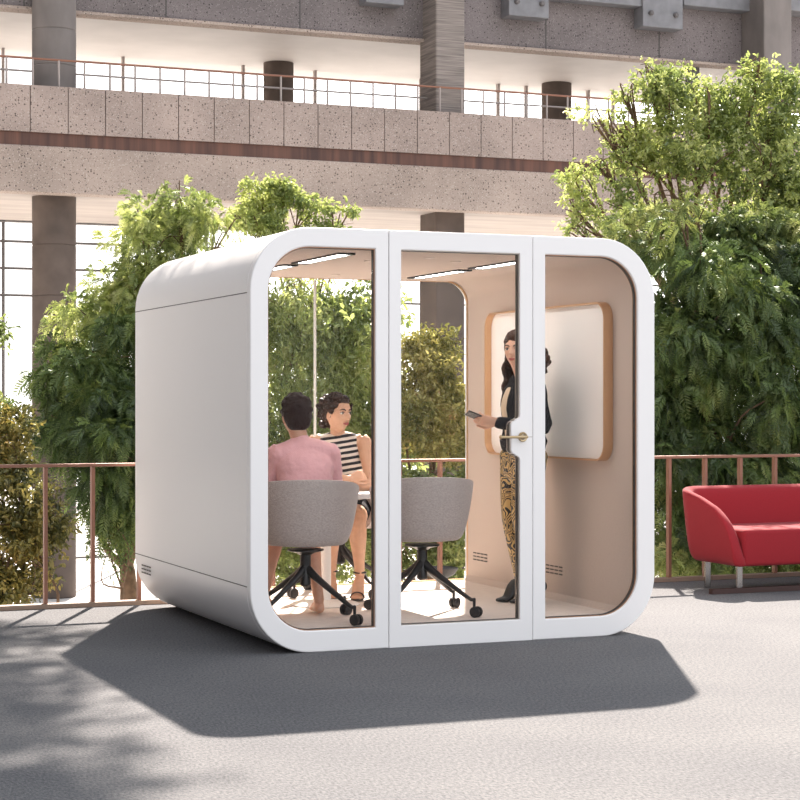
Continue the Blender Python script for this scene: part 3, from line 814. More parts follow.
# behind the left glass
B = [blob(300, 320, 16, 46, 60), blob(360, 330, 16.2, 44, 60), blob(285, 420, 15.8, 34, 70), blob(330, 400, 16, 50, 60), blob(380, 430, 16, 44, 60), blob(330, 480, 15.8, 60, 50), blob(250, 360, 16, 40, 80), blob(230, 470, 15.8, 50, 80), blob(380, 350, 16.4, 24, 60)]
plant('weeping_tree', 'weeping bright green tree seen through the left glass pane', 'tree', 320, 16.3, [('weep', B, 2000, .24, L_lite, .8), ('broad', B, 1300, .14, L_lite, .2)], r0=.07, extra=3)
B = [blob(290, 540, 14.8, 50, 40), blob(350, 540, 14.9, 50, 40), blob(320, 575, 14.7, 60, 22), blob(230, 560, 14.8, 40, 40)]
plant('leafy_shrub', 'low sunlit green shrub behind the chair legs in the left pane', 'shrub', 320, 15.0, [('broad', B, 1800, .12, L_lite, .2)], r0=.04)
# through the door
B = [blob(420, 370, 15.2, 30, 42), blob(450, 390, 15.2, 26, 44), blob(425, 440, 15, 40, 40), blob(460, 440, 15.1, 24, 50), blob(400, 400, 15.2, 20, 60), blob(440, 350, 15.3, 20, 18)]
plant('flowering_shrub', 'yellowish shrub with reddish tips seen through the door glass', 'shrub', 430, 15.3, [('broad', B, 2400, .095, L_warm, .2)], r0=.05, extra=4)
B = [blob(420, 500, 14.6, 50, 36), blob(450, 545, 14.5, 40, 30), blob(410, 555, 14.5, 34, 30), blob(480, 500, 14.7, 30, 40), blob(385, 510, 14.8, 24, 40)]
plant('leafy_shrub', 'olive green low shrub beneath the yellowish shrub, behind the empty chair', 'shrub', 435, 14.8, [('broad', B, 1700, .105, L_mid, .2)], r0=.04)
# far left
B = [blob(12, 462, 14.2, 30, 38), blob(20, 510, 14.0, 44, 44), blob(0, 560, 14, 40, 50), blob(40, 555, 13.9, 24, 26), blob(-15, 445, 14.2, 36, 45), blob(25, 590, 13.9, 30, 16), blob(50, 520, 14, 14, 16)]
plant('autumn_shrub', 'shrub with yellow and red autumn leaves behind the railing at far left', 'shrub', 0, 14.3, [('broad', B, 1700, .11, L_aut, .2)], r0=.05, extra=4)
B = [blob(0, 335, 14.6, 9, 10), blob(2, 408, 14.6, 12, 12)]
B_shade = [(-4.6, 14.8, 5.9, 1.1, .9, .9), (-3.3, 14.6, 5.8, .9, .9, .8), (-2.3, 14.4, 6.2, .8, .8, .9), (-2.7, 15.0, 7.4, 1.1, .9, .8), (-1.6, 14.6, 7.0, .9, .8, .8), (-3.9, 15.0, 7.6, 1.1, .9, .8), (-2.4, 16.8, 6.2, 1.1, .9, .8), (-3.6, 16.6, 6.1, 1.1, .9, .8), (-1.9, 15.8, 6.6, .8, .7, .8), (-2.6, 14.6, 8.3, 1.0, .9, .8), (-1.5, 14.8, 8.0, .9, .9, .8), (-.9, 14.7, 8.9, .9, .9, .7), (-2.2, 14.8, 9.4, 1.0, .9, .7), (-3.4, 15.6, 6.5, .9, .9, .8)]  # crown added above the view, out of sight, to shade the lower-left carpet
plant('leafy_tree', 'tree at the left edge with a small sprig of leaves above the autumn shrub and an added unseen crown that casts shade', 'tree', -260, 14.9, [('broad', B, 45, .13, L_mid, .2), ('broad', B_shade, 14000, .165, L_mid, .2)], r0=.08, extra=2, fork=(-4.6, 14.9, 5.0))
# low planting under the right tree
B = [blob(680, 560, 14.6, 44, 16), blob(740, 565, 14.6, 50, 14), blob(800, 560, 14.6, 40, 20)]
plant('leafy_shrub', 'low green shrub seen beneath the red sofa between the balusters', 'shrub', 735, 14.8, [('fern', B, 420, .16, L_mid, .2)], r0=.03)
# dark bowl
bw = thing('stone_bowl', 'wide dark shallow stone bowl on a pedestal outside, behind the empty chair base', 'bowl', (at(440, 571, 13.6)[0], 13.6, GZ), 0)
bz = at(440, 571, 13.6)[2]-GZ
bm = BM(); lathe(bm, [(.03, bz-.055), (.06, bz-.05), (.11, bz-.02), (.135, bz+.022), (.128, bz+.028), (.1, bz+.0), (.03, bz-.015)], segs=36); obj('basin', bm, M['stone'], bw, smooth=50)
bm = BM(); lathe(bm, [(.12, 0), (.12, .06), (.05, .12), (.04, bz-.05)], segs=24); obj('pedestal', bm, M['stone'], bw, smooth=40)
# ================================================================== PEOPLE
def mat_skin(name, c):
    m = mat(name, c, .5, var=.05, vscale=30); b = [n for n in m.node_tree.nodes if n.type == 'BSDF_PRINCIPLED'][0]
    b.inputs['Subsurface Weight'].default_value = .12; b.inputs['Subsurface Scale'].default_value = .02
    b.inputs['Subsurface Radius'].default_value = (1, .35, .2); return m
SK1 = mat_skin('skin_warm', (.56, .31, .21, 1)); SK2 = mat_skin('skin_tan', (.60, .35, .23, 1)); SK3 = mat_skin('skin_light', (.62, .37, .26, 1))
LIP = mat('lips', (.42, .11, .10, 1), .4); EYEW = mat('eye_white', (.72, .68, .64, 1), .25); IRIS = mat('iris', (.02, .012, .01, 1), .2)
BROW = mat('brow', (.03, .018, .014, 1), .8)
HAIR1 = mat('hair_black', (.020, .008, .007, 1), .5, bump=.6, bscale=120, stretch=(3, 3, .6), spec=.2)
HAIR2 = mat('hair_brown', (.028, .014, .010, 1), .45, var=.5, vscale=40, bump=.5, bscale=90, spec=.2)
HAIR3 = mat('hair_curly', (.050, .024, .015, 1), .5, var=.5, vscale=40, bump=.5, bscale=90, spec=.2)
PINK = mat('pink_cloth', (.74, .40, .41, 1), .8, bump=.12, bscale=14, sheen=.2, var=.04, vscale=6)
BLKC = mat('black_cloth', (.014, .014, .017, 1), .85, bump=.15, bscale=40, spec=.12)
CREAM = mat('cream_lapel', (.62, .50, .36, 1), .7)
BSHOE = mat('black_shoe', (.010, .010, .011, 1), .4)
def mat_stripes():
    m, nt, out = new_mat('striped_knit')
    b = N(nt, 'ShaderNodeBsdfPrincipled'); b.inputs['Roughness'].default_value = .85
    tc = N(nt, 'ShaderNodeTexCoord'); mp = N(nt, 'ShaderNodeMapping'); mp.inputs['Rotation'].default_value = (0, -.16, 0)
    nt.links.new(tc.outputs['Object'], mp.inputs[0]); s = N(nt, 'ShaderNodeSeparateXYZ'); nt.links.new(mp.outputs[0], s.inputs[0])
    n = N(nt, 'ShaderNodeTexNoise'); n.inputs['Scale'].default_value = 7; nt.links.new(tc.outputs['Object'], n.inputs['Vector'])
    a = N(nt, 'ShaderNodeMath', operation='MULTIPLY_ADD'); a.inputs[1].default_value = .012; nt.links.new(n.outputs[0], a.inputs[0]); nt.links.new(s.outputs[2], a.inputs[2])
    d = N(nt, 'ShaderNodeMath', operation='DIVIDE'); d.inputs[1].default_value = .0345; nt.links.new(a.outputs[0], d.inputs[0])
    f = N(nt, 'ShaderNodeMath', operation='FRACT'); nt.links.new(d.outputs[0], f.inputs[0])
    g_ = N(nt, 'ShaderNodeMath', operation='GREATER_THAN'); g_.inputs[1].default_value = .5; nt.links.new(f.outputs[0], g_.inputs[0])
    mx = N(nt, 'ShaderNodeMix', data_type='RGBA'); nt.links.new(g_.outputs[0], mx.inputs[0]); mx.inputs[6].default_value = (.012, .012, .016, 1); mx.inputs[7].default_value = (.72, .64, .57, 1)
    nt.links.new(mx.outputs[2], b.inputs['Base Color']); nt.links.new(b.outputs[0], out.inputs[0]); return m
STRIPE = mat_stripes()
def mat_brocade():
    m, nt, out = new_mat('gold_brocade')
    b = N(nt, 'ShaderNodeBsdfPrincipled'); b.inputs['Roughness'].default_value = .5
    tc = N(nt, 'ShaderNodeTexCoord'); n = N(nt, 'ShaderNodeTexNoise'); n.inputs['Scale'].default_value = 10; n.inputs['Detail'].default_value = 0; n.inputs['Distortion'].default_value = 1.2
    nt.links.new(tc.outputs['Object'], n.inputs['Vector'])
    a = N(nt, 'ShaderNodeMath', operation='MULTIPLY'); a.inputs[1].default_value = 9; nt.links.new(n.outputs[0], a.inputs[0])
    f = N(nt, 'ShaderNodeMath', operation='FRACT'); nt.links.new(a.outputs[0], f.inputs[0])
    g_ = N(nt, 'ShaderNodeMath', operation='GREATER_THAN'); g_.inputs[1].default_value = .5; nt.links.new(f.outputs[0], g_.inputs[0])
    mx = N(nt, 'ShaderNodeMix', data_type='RGBA'); nt.links.new(g_.outputs[0], mx.inputs[0]); mx.inputs[6].default_value = (.012, .010, .010, 1); mx.inputs[7].default_value = (.50, .34, .13, 1)
    nt.links.new(mx.outputs[2], b.inputs['Base Color']); nt.links.new(b.outputs[0], out.inputs[0]); return m
GOLD = mat_brocade()
V3 = lambda *a: np.array(a, float)
def head_fn(d, p):
    x, y, z = d.x, d.y, d.z
    if z < 0:
        k = (-z)**1.6
        p.x *= 1-.42*k
        if y > 0: p.y *= 1-.10*k
        else: p.y *= 1-.45*k
        p.y += .012*k
    if y > .2: p.y *= 1-.05*(1-abs(x))                       # flatter face
    def g3(cx, cz, sx_, sz_): return math.exp(-((p.x-cx)/sx_)**2-((p.z-cz)/sz_)**2)
    if y > 0:
        p.y += .021*g3(0, -.024, .009, .013)+.013*g3(0, -.006, .008, .02)   # nose
        p.y -= .010*(g3(.031, .006, .015, .011)+g3(-.031, .006, .015, .011)) # sockets
        p.y += .005*(g3(.03, .026, .02, .008)+g3(-.03, .026, .02, .008))     # brow
        p.y += .006*g3(0, -.058, .017, .009)                                  # lips
        p.y -= .004*g3(0, -.074, .018, .006)
        p.y += .009*g3(0, -.092, .018, .013)                                  # chin
        p.y += .004*(g3(.042, -.028, .016, .016)+g3(-.042, -.028, .016, .016)) # cheekbones
    return p
def head(bm, c, Rm, s=1.):
    """face looks along +y before Rm turns it"""
    ellipsoid(bm, c, (.073*s, .094*s, .115*s), Rm, 56, 44, head_fn)
    for sx_ in (-1, 1):
        e = Vector(c)+Rm.to_3x3() @ Vector((sx_*.073*s, -.006*s, -.012*s))
        ellipsoid(bm, e, (.009*s, .019*s, .031*s), Rm.to_4x4() @ Matrix.Rotation(sx_*-.35, 4, 'Z') @ Matrix.Rotation(-.15, 4, 'X'), 12, 10)
def face(root, c, Rm, s=1.):
    c = Vector(c); Rm = Rm.to_3x3()
    def P(x, y, z): return tuple(c+Rm @ Vector((x*s, y*s, z*s)))
    for sx_ in (-1, 1):
        bm = BM(); ellipsoid(bm, P(sx_*.031, .0745, .005), (.0135*s, .010*s, .0075*s), Rm.to_4x4(), 16, 12, mi=0)
        ellipsoid(bm, P(sx_*.031, .0805, .005), (.0065*s, .0055*s, .0065*s), Rm.to_4x4(), 12, 10, mi=1)
        obj('eye', bm, [EYEW, IRIS], root, smooth=180)
        bm = BM(); tube(bm, [P(sx_*.014, .0885, .0235), P(sx_*.030, .0875, .0305), P(sx_*.049, .0755, .0245)], [.0032*s, .0036*s, .002*s], 6)
        obj('eyebrow', bm, BROW, root, smooth=180)
        bm = BM(); tube(bm, [P(sx_*.018, .0825, .0085), P(sx_*.031, .0858, .0142), P(sx_*.046, .0775, .009)], [.0014*s, .002*s, .0014*s], 6)
        obj('eyelash', bm, BROW, root, smooth=180)
    bm = BM()
    tube(bm, [P(-.022, .0800, -.058), P(-.008, .0935, -.0545), P(0, .0945, -.0560), P(.008, .0935, -.0545), P(.022, .0800, -.058)], [.002*s, .004*s, .0038*s, .004*s, .002*s], 8)
    tube(bm, [P(-.020, .0800, -.059), P(0, .0935, -.0635), P(.020, .0800, -.059)], [.002*s, .0048*s, .002*s], 8)
    obj('lips', bm, LIP, root, smooth=180)
def hand(bm, wrist, fwd, palm, curl=.4, side=1, s=1., spread=.1):
    """fwd: wrist->fingers, palm: direction the palm faces, side: +1 thumb lies on cross(fwd, palm) side"""
    w_ = Vector(wrist); f = Vector(fwd).normalized(); p = (Vector(palm)-f*Vector(palm).dot(f)).normalized(); t = f.cross(p)*side
    pb = w_+f*.085*s
    tube(bm, [w_-f*.02*s, w_+f*.03*s, w_+f*.07*s, pb], [(.026*s, .018*s), (.034*s, .014*s), (.039*s, .013*s), (.036*s, .011*s)], 14, ref=tuple(t))
    for i, (off, L) in enumerate(((.028, .070), (.0095, .078), (-.009, .073), (-.027, .058))):
        b = w_+f*.072*s+t*off*s; d = (f+t*off*spread*20).normalized(); pts = [b]; ang = 0
        for k, seg in enumerate((.0, .45, .30, .25)):
            if k: pts.append(pts[-1]+(d*math.cos(ang)+p*math.sin(ang))*L*seg*s)
            ang += curl*(1+.1*i)
        tube(bm, pts, [.0095*s, .0088*s, .008*s, .0068*s], 8, k=2)
    b = w_+f*.022*s+t*.022*s
    d1 = (f*.7+t*.75+p*.25).normalized(); d2 = (f*.95+t*.2+p*(.25+curl*.4)).normalized()
    tube(bm, [b, b+d1*.036*s, b+d1*.036*s+d2*.030*s, b+d1*.036*s+d2*.055*s+p*.006*s], [.014*s, .0115*s, .0098*s, .0075*s], 8, k=2)
def foot(bm, ankle, toe, s=1., heel=0.):
    a = Vector(ankle); t = Vector(toe); d = (t-a); dh = Vector((d.x, d.y, 0)).normalized()
    hb = a-dh*.035*s; hb.z = min(a.z-.035*s, a.z); 
    side = (-dh.y, dh.x, 0)
    tube(bm, [(hb.x, hb.y, a.z-.045*s+heel), tuple(a+dh*.03*s+Vector((0, 0, -.035*s))), tuple(t-dh*.05*s+Vector((0, 0, .008))), tuple(t)], [(.028*s, .026*s), (.034*s, .034*s), (.042*s, .016*s), (.030*s, .010*s)], 14, ref=side)
def person(name, label, loc, rz, group=None):
    return thing(name, label, 'person', loc, rz)

# ---------------------------------------------------------------- person in the pink jacket, back turned
p1 = person('person', 'seated person in pink jacket with short dark hair, back turned to the camera', (-.516, 10.10, FZ), math.radians(14))
HC1 = Vector((-.036, .085, 1.112)); HR1 = Matrix.Rotation(math.radians(10), 4, 'Z') @ Matrix.Rotation(math.radians(-12), 4, 'X')
bm = BM()
head(bm, HC1, HR1, .97)
tube(bm, [(0, .045, .91), (-.018, .06, .98), (-.034, .072, 1.05)], [.058, .048, .050], 16)
tube(bm, [(0, -.05, .50), (0, -.03, .62), (0, .01, .75), (0, .035, .87), (0, .045, .93)], [(.155, .10), (.125, .088), (.13, .09), (.135, .082), (.08, .045)], 24)
ARM1 = {}
tube(bm, [(-.145, .038, .915), (-.07, .044, .935), (0, .046, .945), (.07, .044, .935), (.145, .038, .915)], [.040, .042, .042, .042, .040], 16, ref=(0, 0, 1))
for s_ in (-1, 1):
    sh, el, wr = V3(s_*.145, .038, .912), V3(s_*.192, .12, .71), V3(s_*.13, .36, .672)
    ARM1[s_] = (sh, el, wr)
    tube(bm, [sh, (sh+el)/2, el, el*.45+wr*.55, wr], [.048, .042, .036, .033, .024], 14)
    hand(bm, wr, (-s_*.7, .7, -.03), (0, 0, -1), .12, side=s_*1)
    hip, kn = V3(s_*.085, -.04, .515), V3(s_*.09, .385, .505)
    an = V3(.125, .25, .085) if s_ > 0 else V3(-.17, .33, .12)
    to = V3(.14, .42, .018) if s_ > 0 else V3(-.225, .47, .02)
    tube(bm, [hip, (hip+kn)/2, kn], [.078, .074, .058], 16)
    tube(bm, [kn, kn*.68+an*.32, kn*.3+an*.7, an], [.055, .053, .036, .030], 16, ref=(1, 0, 0))
    foot(bm, an, to)
fused('body', bm, SK1, p1, .0055, 2)
bm = BM()   # short hair over the crown and down to the nape
hd = lambda bm_, c, Rm, off, r, **k: ellipsoid(bm_, Vector(c)+Rm.to_3x3() @ Vector(off), r, Rm, 28, 20)
hd(bm, HC1, HR1, (0, -.014, .026), (.083, .098, .103)); hd(bm, HC1, HR1, (0, -.034, -.014), (.074, .070, .074)); hd(bm, HC1, HR1, (0, .03, .078), (.056, .060, .042))
RB = random.Random(3)
for _ in range(70):
    a, b = RB.uniform(0, 2*PI), RB.uniform(-.1, 1.3)
    o_ = Vector((.078*math.cos(a)*math.cos(b), -.014+.09*math.sin(a)*math.cos(b), .026+.098*math.sin(b)))
    if o_.y > .05 and o_.z < .07: continue
    hd(bm, HC1, HR1, o_, (.017, .017, .015))
def rough(amp, sc):
    def f(co, no):
        return co+no*np.array([noise.fractal(Vector(c)*sc, .8, 2, 4) for c in co])[:, None]*amp
    return f
fused('hair', bm, HAIR1, p1, .005, 2, rough(.006, 30))
bm = BM()
tube(bm, [(0, -.045, .55), (0, -.04, .60), (0, -.02, .68), (0, .010, .77), (0, .032, .86), (0, .042, .91), (0, .046, .94)], [(.165, .115), (.155, .112), (.146, .110), (.152, .114), (.160, .112), (.140, .085), (.085, .066)], 28)
tube(bm, [(0, .046, .92), (-.006, .050, .955), (-.014, .056, .972)], [.076, .064, .056], 20)
tube(bm, [(-.145, .036, .912), (-.07, .038, .930), (0, .040, .938), (.07, .038, .930), (.145, .036, .912)], [.055, .062, .066, .062, .055], 16, ref=(0, 0, 1))
for s_ in (-1, 1):
    sh, el, wr = ARM1[s_]
    tube(bm, [sh+V3(-s_*.03, 0, .004), sh, (sh+el)/2, el, (el+wr)/2, wr*.93+el*.07], [.055, .057, .051, .046, .042, .035], 16)
fused('jacket', bm, PINK, p1, .0055, 4, rough(.006, 14))
bm = BM()
for s_ in (-1, 1): tube(bm, [(s_*.085, -.07, .515), (s_*.09, .15, .515), (s_*.095, .32, .51)], [.094, .088, .078], 18)
tube(bm, [(-.08, -.05, .52), (.08, -.05, .52)], [.10, .10], 16, ref=(0, 0, 1)); tube(bm, [(0, .05, .50), (0, .30, .50)], [(.10, .06), (.09, .06)], 16)
fused('skirt', bm, PINK, p1, .006, 3)

# ---------------------------------------------------------------- woman in the striped top
p2 = person('person', 'seated woman in black and white striped sleeveless top leaning on the table, looking right', (-.37, 11.43, FZ), PI-math.radians(2))
HC2 = Vector((.004, .17, 1.125)); HR2 = Matrix.Rotation(math.radians(46), 4, 'Z') @ Matrix.Rotation(math.radians(-3), 4, 'X')
bm = BM()
head(bm, HC2, HR2, .98)
tube(bm, [(0, .10, .93), (.004, .115, .99), (.014, .14, 1.06)], [.056, .044, .044], 16)
tube(bm, [(-.14, .095, .945), (-.07, .10, .962), (0, .102, .972), (.07, .10, .962), (.14, .095, .945)], [.040, .042, .046, .042, .040], 16, ref=(0, 0, 1))
tube(bm, [(0, -.05, .50), (0, -.01, .62), (0, .05, .75), (0, .09, .87), (0, .10, .96)], [(.165, .11), (.13, .09), (.135, .095), (.150, .10), (.10, .06)], 24)
for s_ in (-1, 1):
    sh = V3(s_*.150, .095, .945)
    if s_ < 0: el, wr = V3(-.215, .285, .70), V3(.02, .33, .668)
    else: el, wr = V3(.19, .27, .72), V3(-.085, .385, .735)
    tube(bm, [sh+V3(-s_*.03, 0, .005), sh, (sh+el)/2, el], [.046, .050, .041, .036], 16)
    tube(bm, [el, el*.6+wr*.4, wr], [.037, .036, .023], 14)
    if s_ < 0: hand(bm, wr, (.9, .15, -.05), (0, 0, -1), .15, side=1)
    else: hand(bm, wr, (-.80, .0, .30), (-.25, -.9, -.2), .6, side=-1, s=.85)
    hip, kn = V3(s_*.085, -.03, .50), V3(s_*.075-.05, .36, .495)
    if s_ < 0: an, to = V3(-.135, .23, .145), V3(-.12, .36, .02)
    else: an, to = V3(.04, .20, .15), V3(.03, .33, .02)
    tube(bm, [hip, (hip+kn)/2, kn], [.085, .075, .058], 16)
    tube(bm, [kn, kn*.68+an*.32, kn*.3+an*.7, an], [.056, .053, .036, .029], 16)
    foot(bm, an, to, .95, heel=.0)
fused('body', bm, SK2, p2, .0042, 2)
face(p2, HC2, HR2, .98)
bm = BM()
hd(bm, HC2, HR2, (0, -.020, .027), (.081, .093, .099)); hd(bm, HC2, HR2, (0, -.052, -.02), (.066, .062, .075)); hd(bm, HC2, HR2, (-.0, .028, .080), (.050, .052, .036))
hd(bm, HC2, HR2, (.01, -.088, .068), (.046, .044, .044))
RB = random.Random(5)
for _ in range(46):
    o_ = (RB.uniform(-.06, .06), RB.uniform(-.125, -.07), RB.uniform(-.075, .075)); r_ = RB.uniform(.014, .024); hd(bm, HC2, HR2, o_, (r_, r_, r_))
for _ in range(40):
    a, b = RB.uniform(0, 2*PI), RB.uniform(.1, 1.3)
    o_ = Vector((.077*math.cos(a)*math.cos(b), -.02+.088*math.sin(a)*math.cos(b), .027+.095*math.sin(b)))
    if o_.y > .04 and o_.z < .08: continue
    hd(bm, HC2, HR2, o_, (.016, .018, .012))
for s_ in (-1, 1):       # hair swept round the ear
    pts = [Vector((s_*.058, .055, .055)), Vector((s_*.074, .030, .030)), Vector((s_*.078, .0, .022)), Vector((s_*.066, -.05, -.005))]
    tube(bm, [tuple(HC2+HR2.to_3x3() @ q_) for q_ in pts], [.010, .014, .018, .022], 10)
fused('hair', bm, HAIR2, p2, .005, 1, rough(.008, 50))
bm = BM()
tube(bm, [(0, -.045, .53), (0, -.01, .62), (0, .045, .74), (0, .085, .85), (0, .098, .915), (0, .100, .940)], [(.155, .115), (.143, .104), (.146, .108), (.158, .115), (.134, .102), (.100, .078)], 28)
tube(bm, [(-.085, .098, .952), (0, .100, .966), (.085, .098, .952)], [.050, .054, .050], 16, ref=(0, 0, 1))
fused('striped_top', bm, STRIPE, p2, .0055, 3, rough(.003, 16))
bm = BM()
for s_ in (-1, 1): tube(bm, [(s_*.075, -.06, .50), (s_*.08-.01, .02, .50), (s_*.075-.025, .10, .50)], [.105, .098, .09], 18)
tube(bm, [(-.08, -.05, .51), (.08, -.05, .51)], [.115, .115], 16, ref=(0, 0, 1))
fused('skirt', bm, BLKC, p2, .006, 3)
for an, to in ((V3(-.135, .23, .145), V3(-.12, .36, .02)), (V3(.04, .20, .15), V3(.03, .33, .02))):
    bm = BM(); d_ = to-an; d_[2] = 0; d_ /= np.linalg.norm(d_); sd_ = V3(-d_[1], d_[0], 0)
    tube(bm, [an-d_*.04+V3(0, 0, -.07), an+d_*.03+V3(0, 0, -.078), to-d_*.05+V3(0, 0, -.008), to+d_*.01+V3(0, 0, -.009)], [(.026, .006), (.030, .006), (.040, .006), (.03, .006)], 12, ref=tuple(sd_))
    tube(bm, [an-d_*.045+V3(0, 0, -.07), an-d_*.048+V3(0, 0, -.142)], [.009, .005], 8)
    for hgt_, rr in ((.018, .036), ):
        bridge_pts = [an+V3(math.cos(w_)*rr, math.sin(w_)*rr, hgt_) for w_ in np.linspace(0, 2*PI, 17)]
        tube(bm, bridge_pts, .0055, 6, k=1)
    c_ = to-d_*.045
    tube(bm, [c_-sd_*.043, c_-sd_*.03+V3(0, 0, .022), c_+V3(0, 0, .032), c_+sd_*.03+V3(0, 0, .022), c_+sd_*.043], [(.012, .004)]*5, 8, ref=tuple(d_))
    obj('shoe', bm, BSHOE, p2, smooth=60)

# ---------------------------------------------------------------- standing woman with phone
R3 = TH+math.radians(90)
p3 = person('person', 'standing woman in black blazer and gold patterned trousers holding a phone by the whiteboard', (.735, 11.02, FZ), R3)
# local: +y is where she faces (left in the view), -x is the side nearest the camera
HC3 = Vector((-.005, .046, 1.502)); HR3 = Matrix.Rotation(math.radians(40), 4, 'Z')
bm = BM()
head(bm, HC3, HR3, .93)
tube(bm, [(0, -.01, 1.30), (0, .012, 1.37), (0, .04, 1.44)], [.056, .046, .046], 16)
tube(bm, [(-.15, -.005, 1.285), (-.07, -.004, 1.31), (0, -.004, 1.325), (.07, -.004, 1.31), (.15, -.005, 1.285)], [.038, .044, .048, .044, .038], 16, ref=(0, 0, 1))
tube(bm, [(0, 0, .88), (0, .0, .96), (0, .005, 1.06), (0, .015, 1.17), (0, 0, 1.28), (0, -.008, 1.33)], [(.138, .085), (.130, .082), (.115, .078), (.140, .105), (.145, .085), (.09, .055)], 24)
A3 = {-1: (V3(-.165, -.005, 1.275), V3(-.215, -.02, 1.045), V3(-.12, .235, 1.075)), 1: (V3(.165, -.005, 1.275), V3(.20, -.11, 1.04), V3(.17, -.15, .82))}
L3 = {-1: (V3(-.085, 0, .86), V3(-.075, .035, .50), V3(-.065, -.045, .14), V3(-.06, .080, .02)), 1: (V3(.085, 0, .86), V3(.07, .03, .50), V3(.06, -.01, .14), V3(.055, .115, .02))}
for s_ in (-1, 1):
    sh, el, wr = A3[s_]
    tube(bm, [sh+V3(-s_*.03, 0, .005), sh, (sh+el)/2, el], [.044, .046, .040, .034], 14); tube(bm, [el, el*.5+wr*.5, wr], [.035, .033, .023], 14)
    if s_ < 0: hand(bm, wr, (.10, .93, .12), (.85, .10, .50), .42, side=1)
    else: hand(bm, wr, (-.05, .15, -1), (-.9, 0, -.2), .3, side=-1)
    hip, kn, an, to = L3[s_]
    tube(bm, [hip, (hip+kn)/2, kn], [.088, .074, .055], 16); tube(bm, [kn, kn*.68+an*.32, kn*.3+an*.7, an], [.054, .052, .036, .030], 16)
    foot(bm, an, to, .93)
fused('body', bm, SK3, p3, .0042, 2)
face(p3, HC3, HR3, .93)
bm = BM()
hd(bm, HC3, HR3, (0, -.022, .030), (.084, .094, .099)); hd(bm, HC3, HR3, (0, -.050, -.02), (.080, .068, .085)); hd(bm, HC3, HR3, (0, .022, .080), (.052, .058, .038))
RB = random.Random(11)
for i in range(64):
    a = PI*.5+RB.uniform(.60, 1)*PI*(1 if i % 2 else -1)          # round the back and sides
    rr = RB.uniform(.070, .095); top = HC3+HR3.to_3x3() @ Vector((math.cos(a)*.074, math.sin(a)*.078-.015, RB.uniform(-.0, .05)))
    drop = RB.uniform(.20, .34) if math.sin(a) < .35 else RB.uniform(.22, .30)
    out_ = HR3.to_3x3() @ Vector((math.cos(a), math.sin(a)-.45, 0))
    pts = []; ph0 = RB.uniform(0, 6.3); fq = RB.uniform(38, 55)
    for k in range(13):
        t_ = k/12; z_ = -drop*t_
        spread = .055*math.sin(min(1, t_*1.3)*PI*.6)
        w_ = .011*t_**.5
        pts.append(tuple(top+out_*spread+Vector((w_*math.cos(ph0-z_*fq), w_*math.sin(ph0-z_*fq), z_))))
    tube(bm, pts, [.011+.003*math.sin(3.14*k/12) for k in range(13)], 7, k=2)
for _ in range(130):      # full curls behind the head
    a_ = RB.uniform(0, 2*PI); q_ = RB.random()**.5; r_ = RB.uniform(.016, .027)
    ellipsoid(bm, HC3+Vector((RB.uniform(-.07, .07), -.115+.075*q_*math.cos(a_), -.045+.085*q_*math.sin(a_))), (r_, r_, r_*1.15))
fused('hair', bm, HAIR3, p3, .005, 1, rough(.006, 35))
bm = BM()
tube(bm, [(-.15, -.005, 1.285), (-.07, -.004, 1.312), (0, -.004, 1.325), (.07, -.004, 1.312), (.15, -.005, 1.285)], [.050, .054, .056, .054, .050], 16, ref=(0, 0, 1))
tube(bm, [(0, .0, .965), (0, .0, 1.0), (0, .005, 1.07), (0, .012, 1.17), (0, -.002, 1.27), (0, -.01, 1.325)], [(.182, .130), (.165, .119), (.146, .108), (.160, .120), (.165, .098), (.085, .066)], 28)
for s_ in (-1, 1):
    sh, el, wr = A3[s_]
    tube(bm, [sh+V3(-s_*.03, 0, .004), sh, (sh+el)/2, el, (el+wr)/2, wr*.93+el*.07], [.050, .056, .052, .048, .043, .037], 16)
fused('blazer', bm, BLKC, p3, .0055, 3, rough(.004, 14))
bm = BM()       # cream blouse showing down the open front
tube(bm, [(0, -.002, 1.365), (0, .045, 1.315), (0, .100, 1.24), (0, .124, 1.16), (0, .106, 1.06), (0, .106, .97)], [(.045, .022), (.050, .020), (.046, .018), (.036, .018), (.026, .016), (.018, .012)], 14, ref=(1, 0, 0))
obj('blouse', bm, CREAM, p3, smooth=60)
bm = BM()
tube(bm, [(-.09, 0, .87), (.09, 0, .87)], [(.112, .075)]*2, 18, ref=(0, 1, 0)); tube(bm, [(0, .0, .80), (0, .0, .86)], [(.166, .118), (.155, .108)], 24)
for s_ in (-1, 1):
    hip, kn, an, to = L3[s_]
    tube(bm, [hip, hip*.5+kn*.5, kn, kn*.5+an*.5, an+V3(0, 0, .02)], [.104, .092, .072, .056, .040], 18)
fused('trousers', bm, GOLD, p3, .0055, 3)
for s_ in (-1, 1):
    hip, kn, an, to = L3[s_]
    bm = BM(); tube(bm, [an+V3(0, -.002, .08), an+V3(0, -.004, .02), an+V3(0, -.012, -.03)], [.046, .043, .042], 14)
    tube(bm, [an+V3(0, -.040, -.040), an+V3(0, .035, -.045), to+V3(0, -.035, .006), to+V3(0, .03, -.004)], [(.036, .036), (.042, .042), (.046, .024), (.014, .010)], 14)
    tube(bm, [an+V3(0, -.045, -.06), an+V3(0, -.045, -.136)], [.014, .008], 10)
    obj('boot', bm, BSHOE, p3, smooth=60)
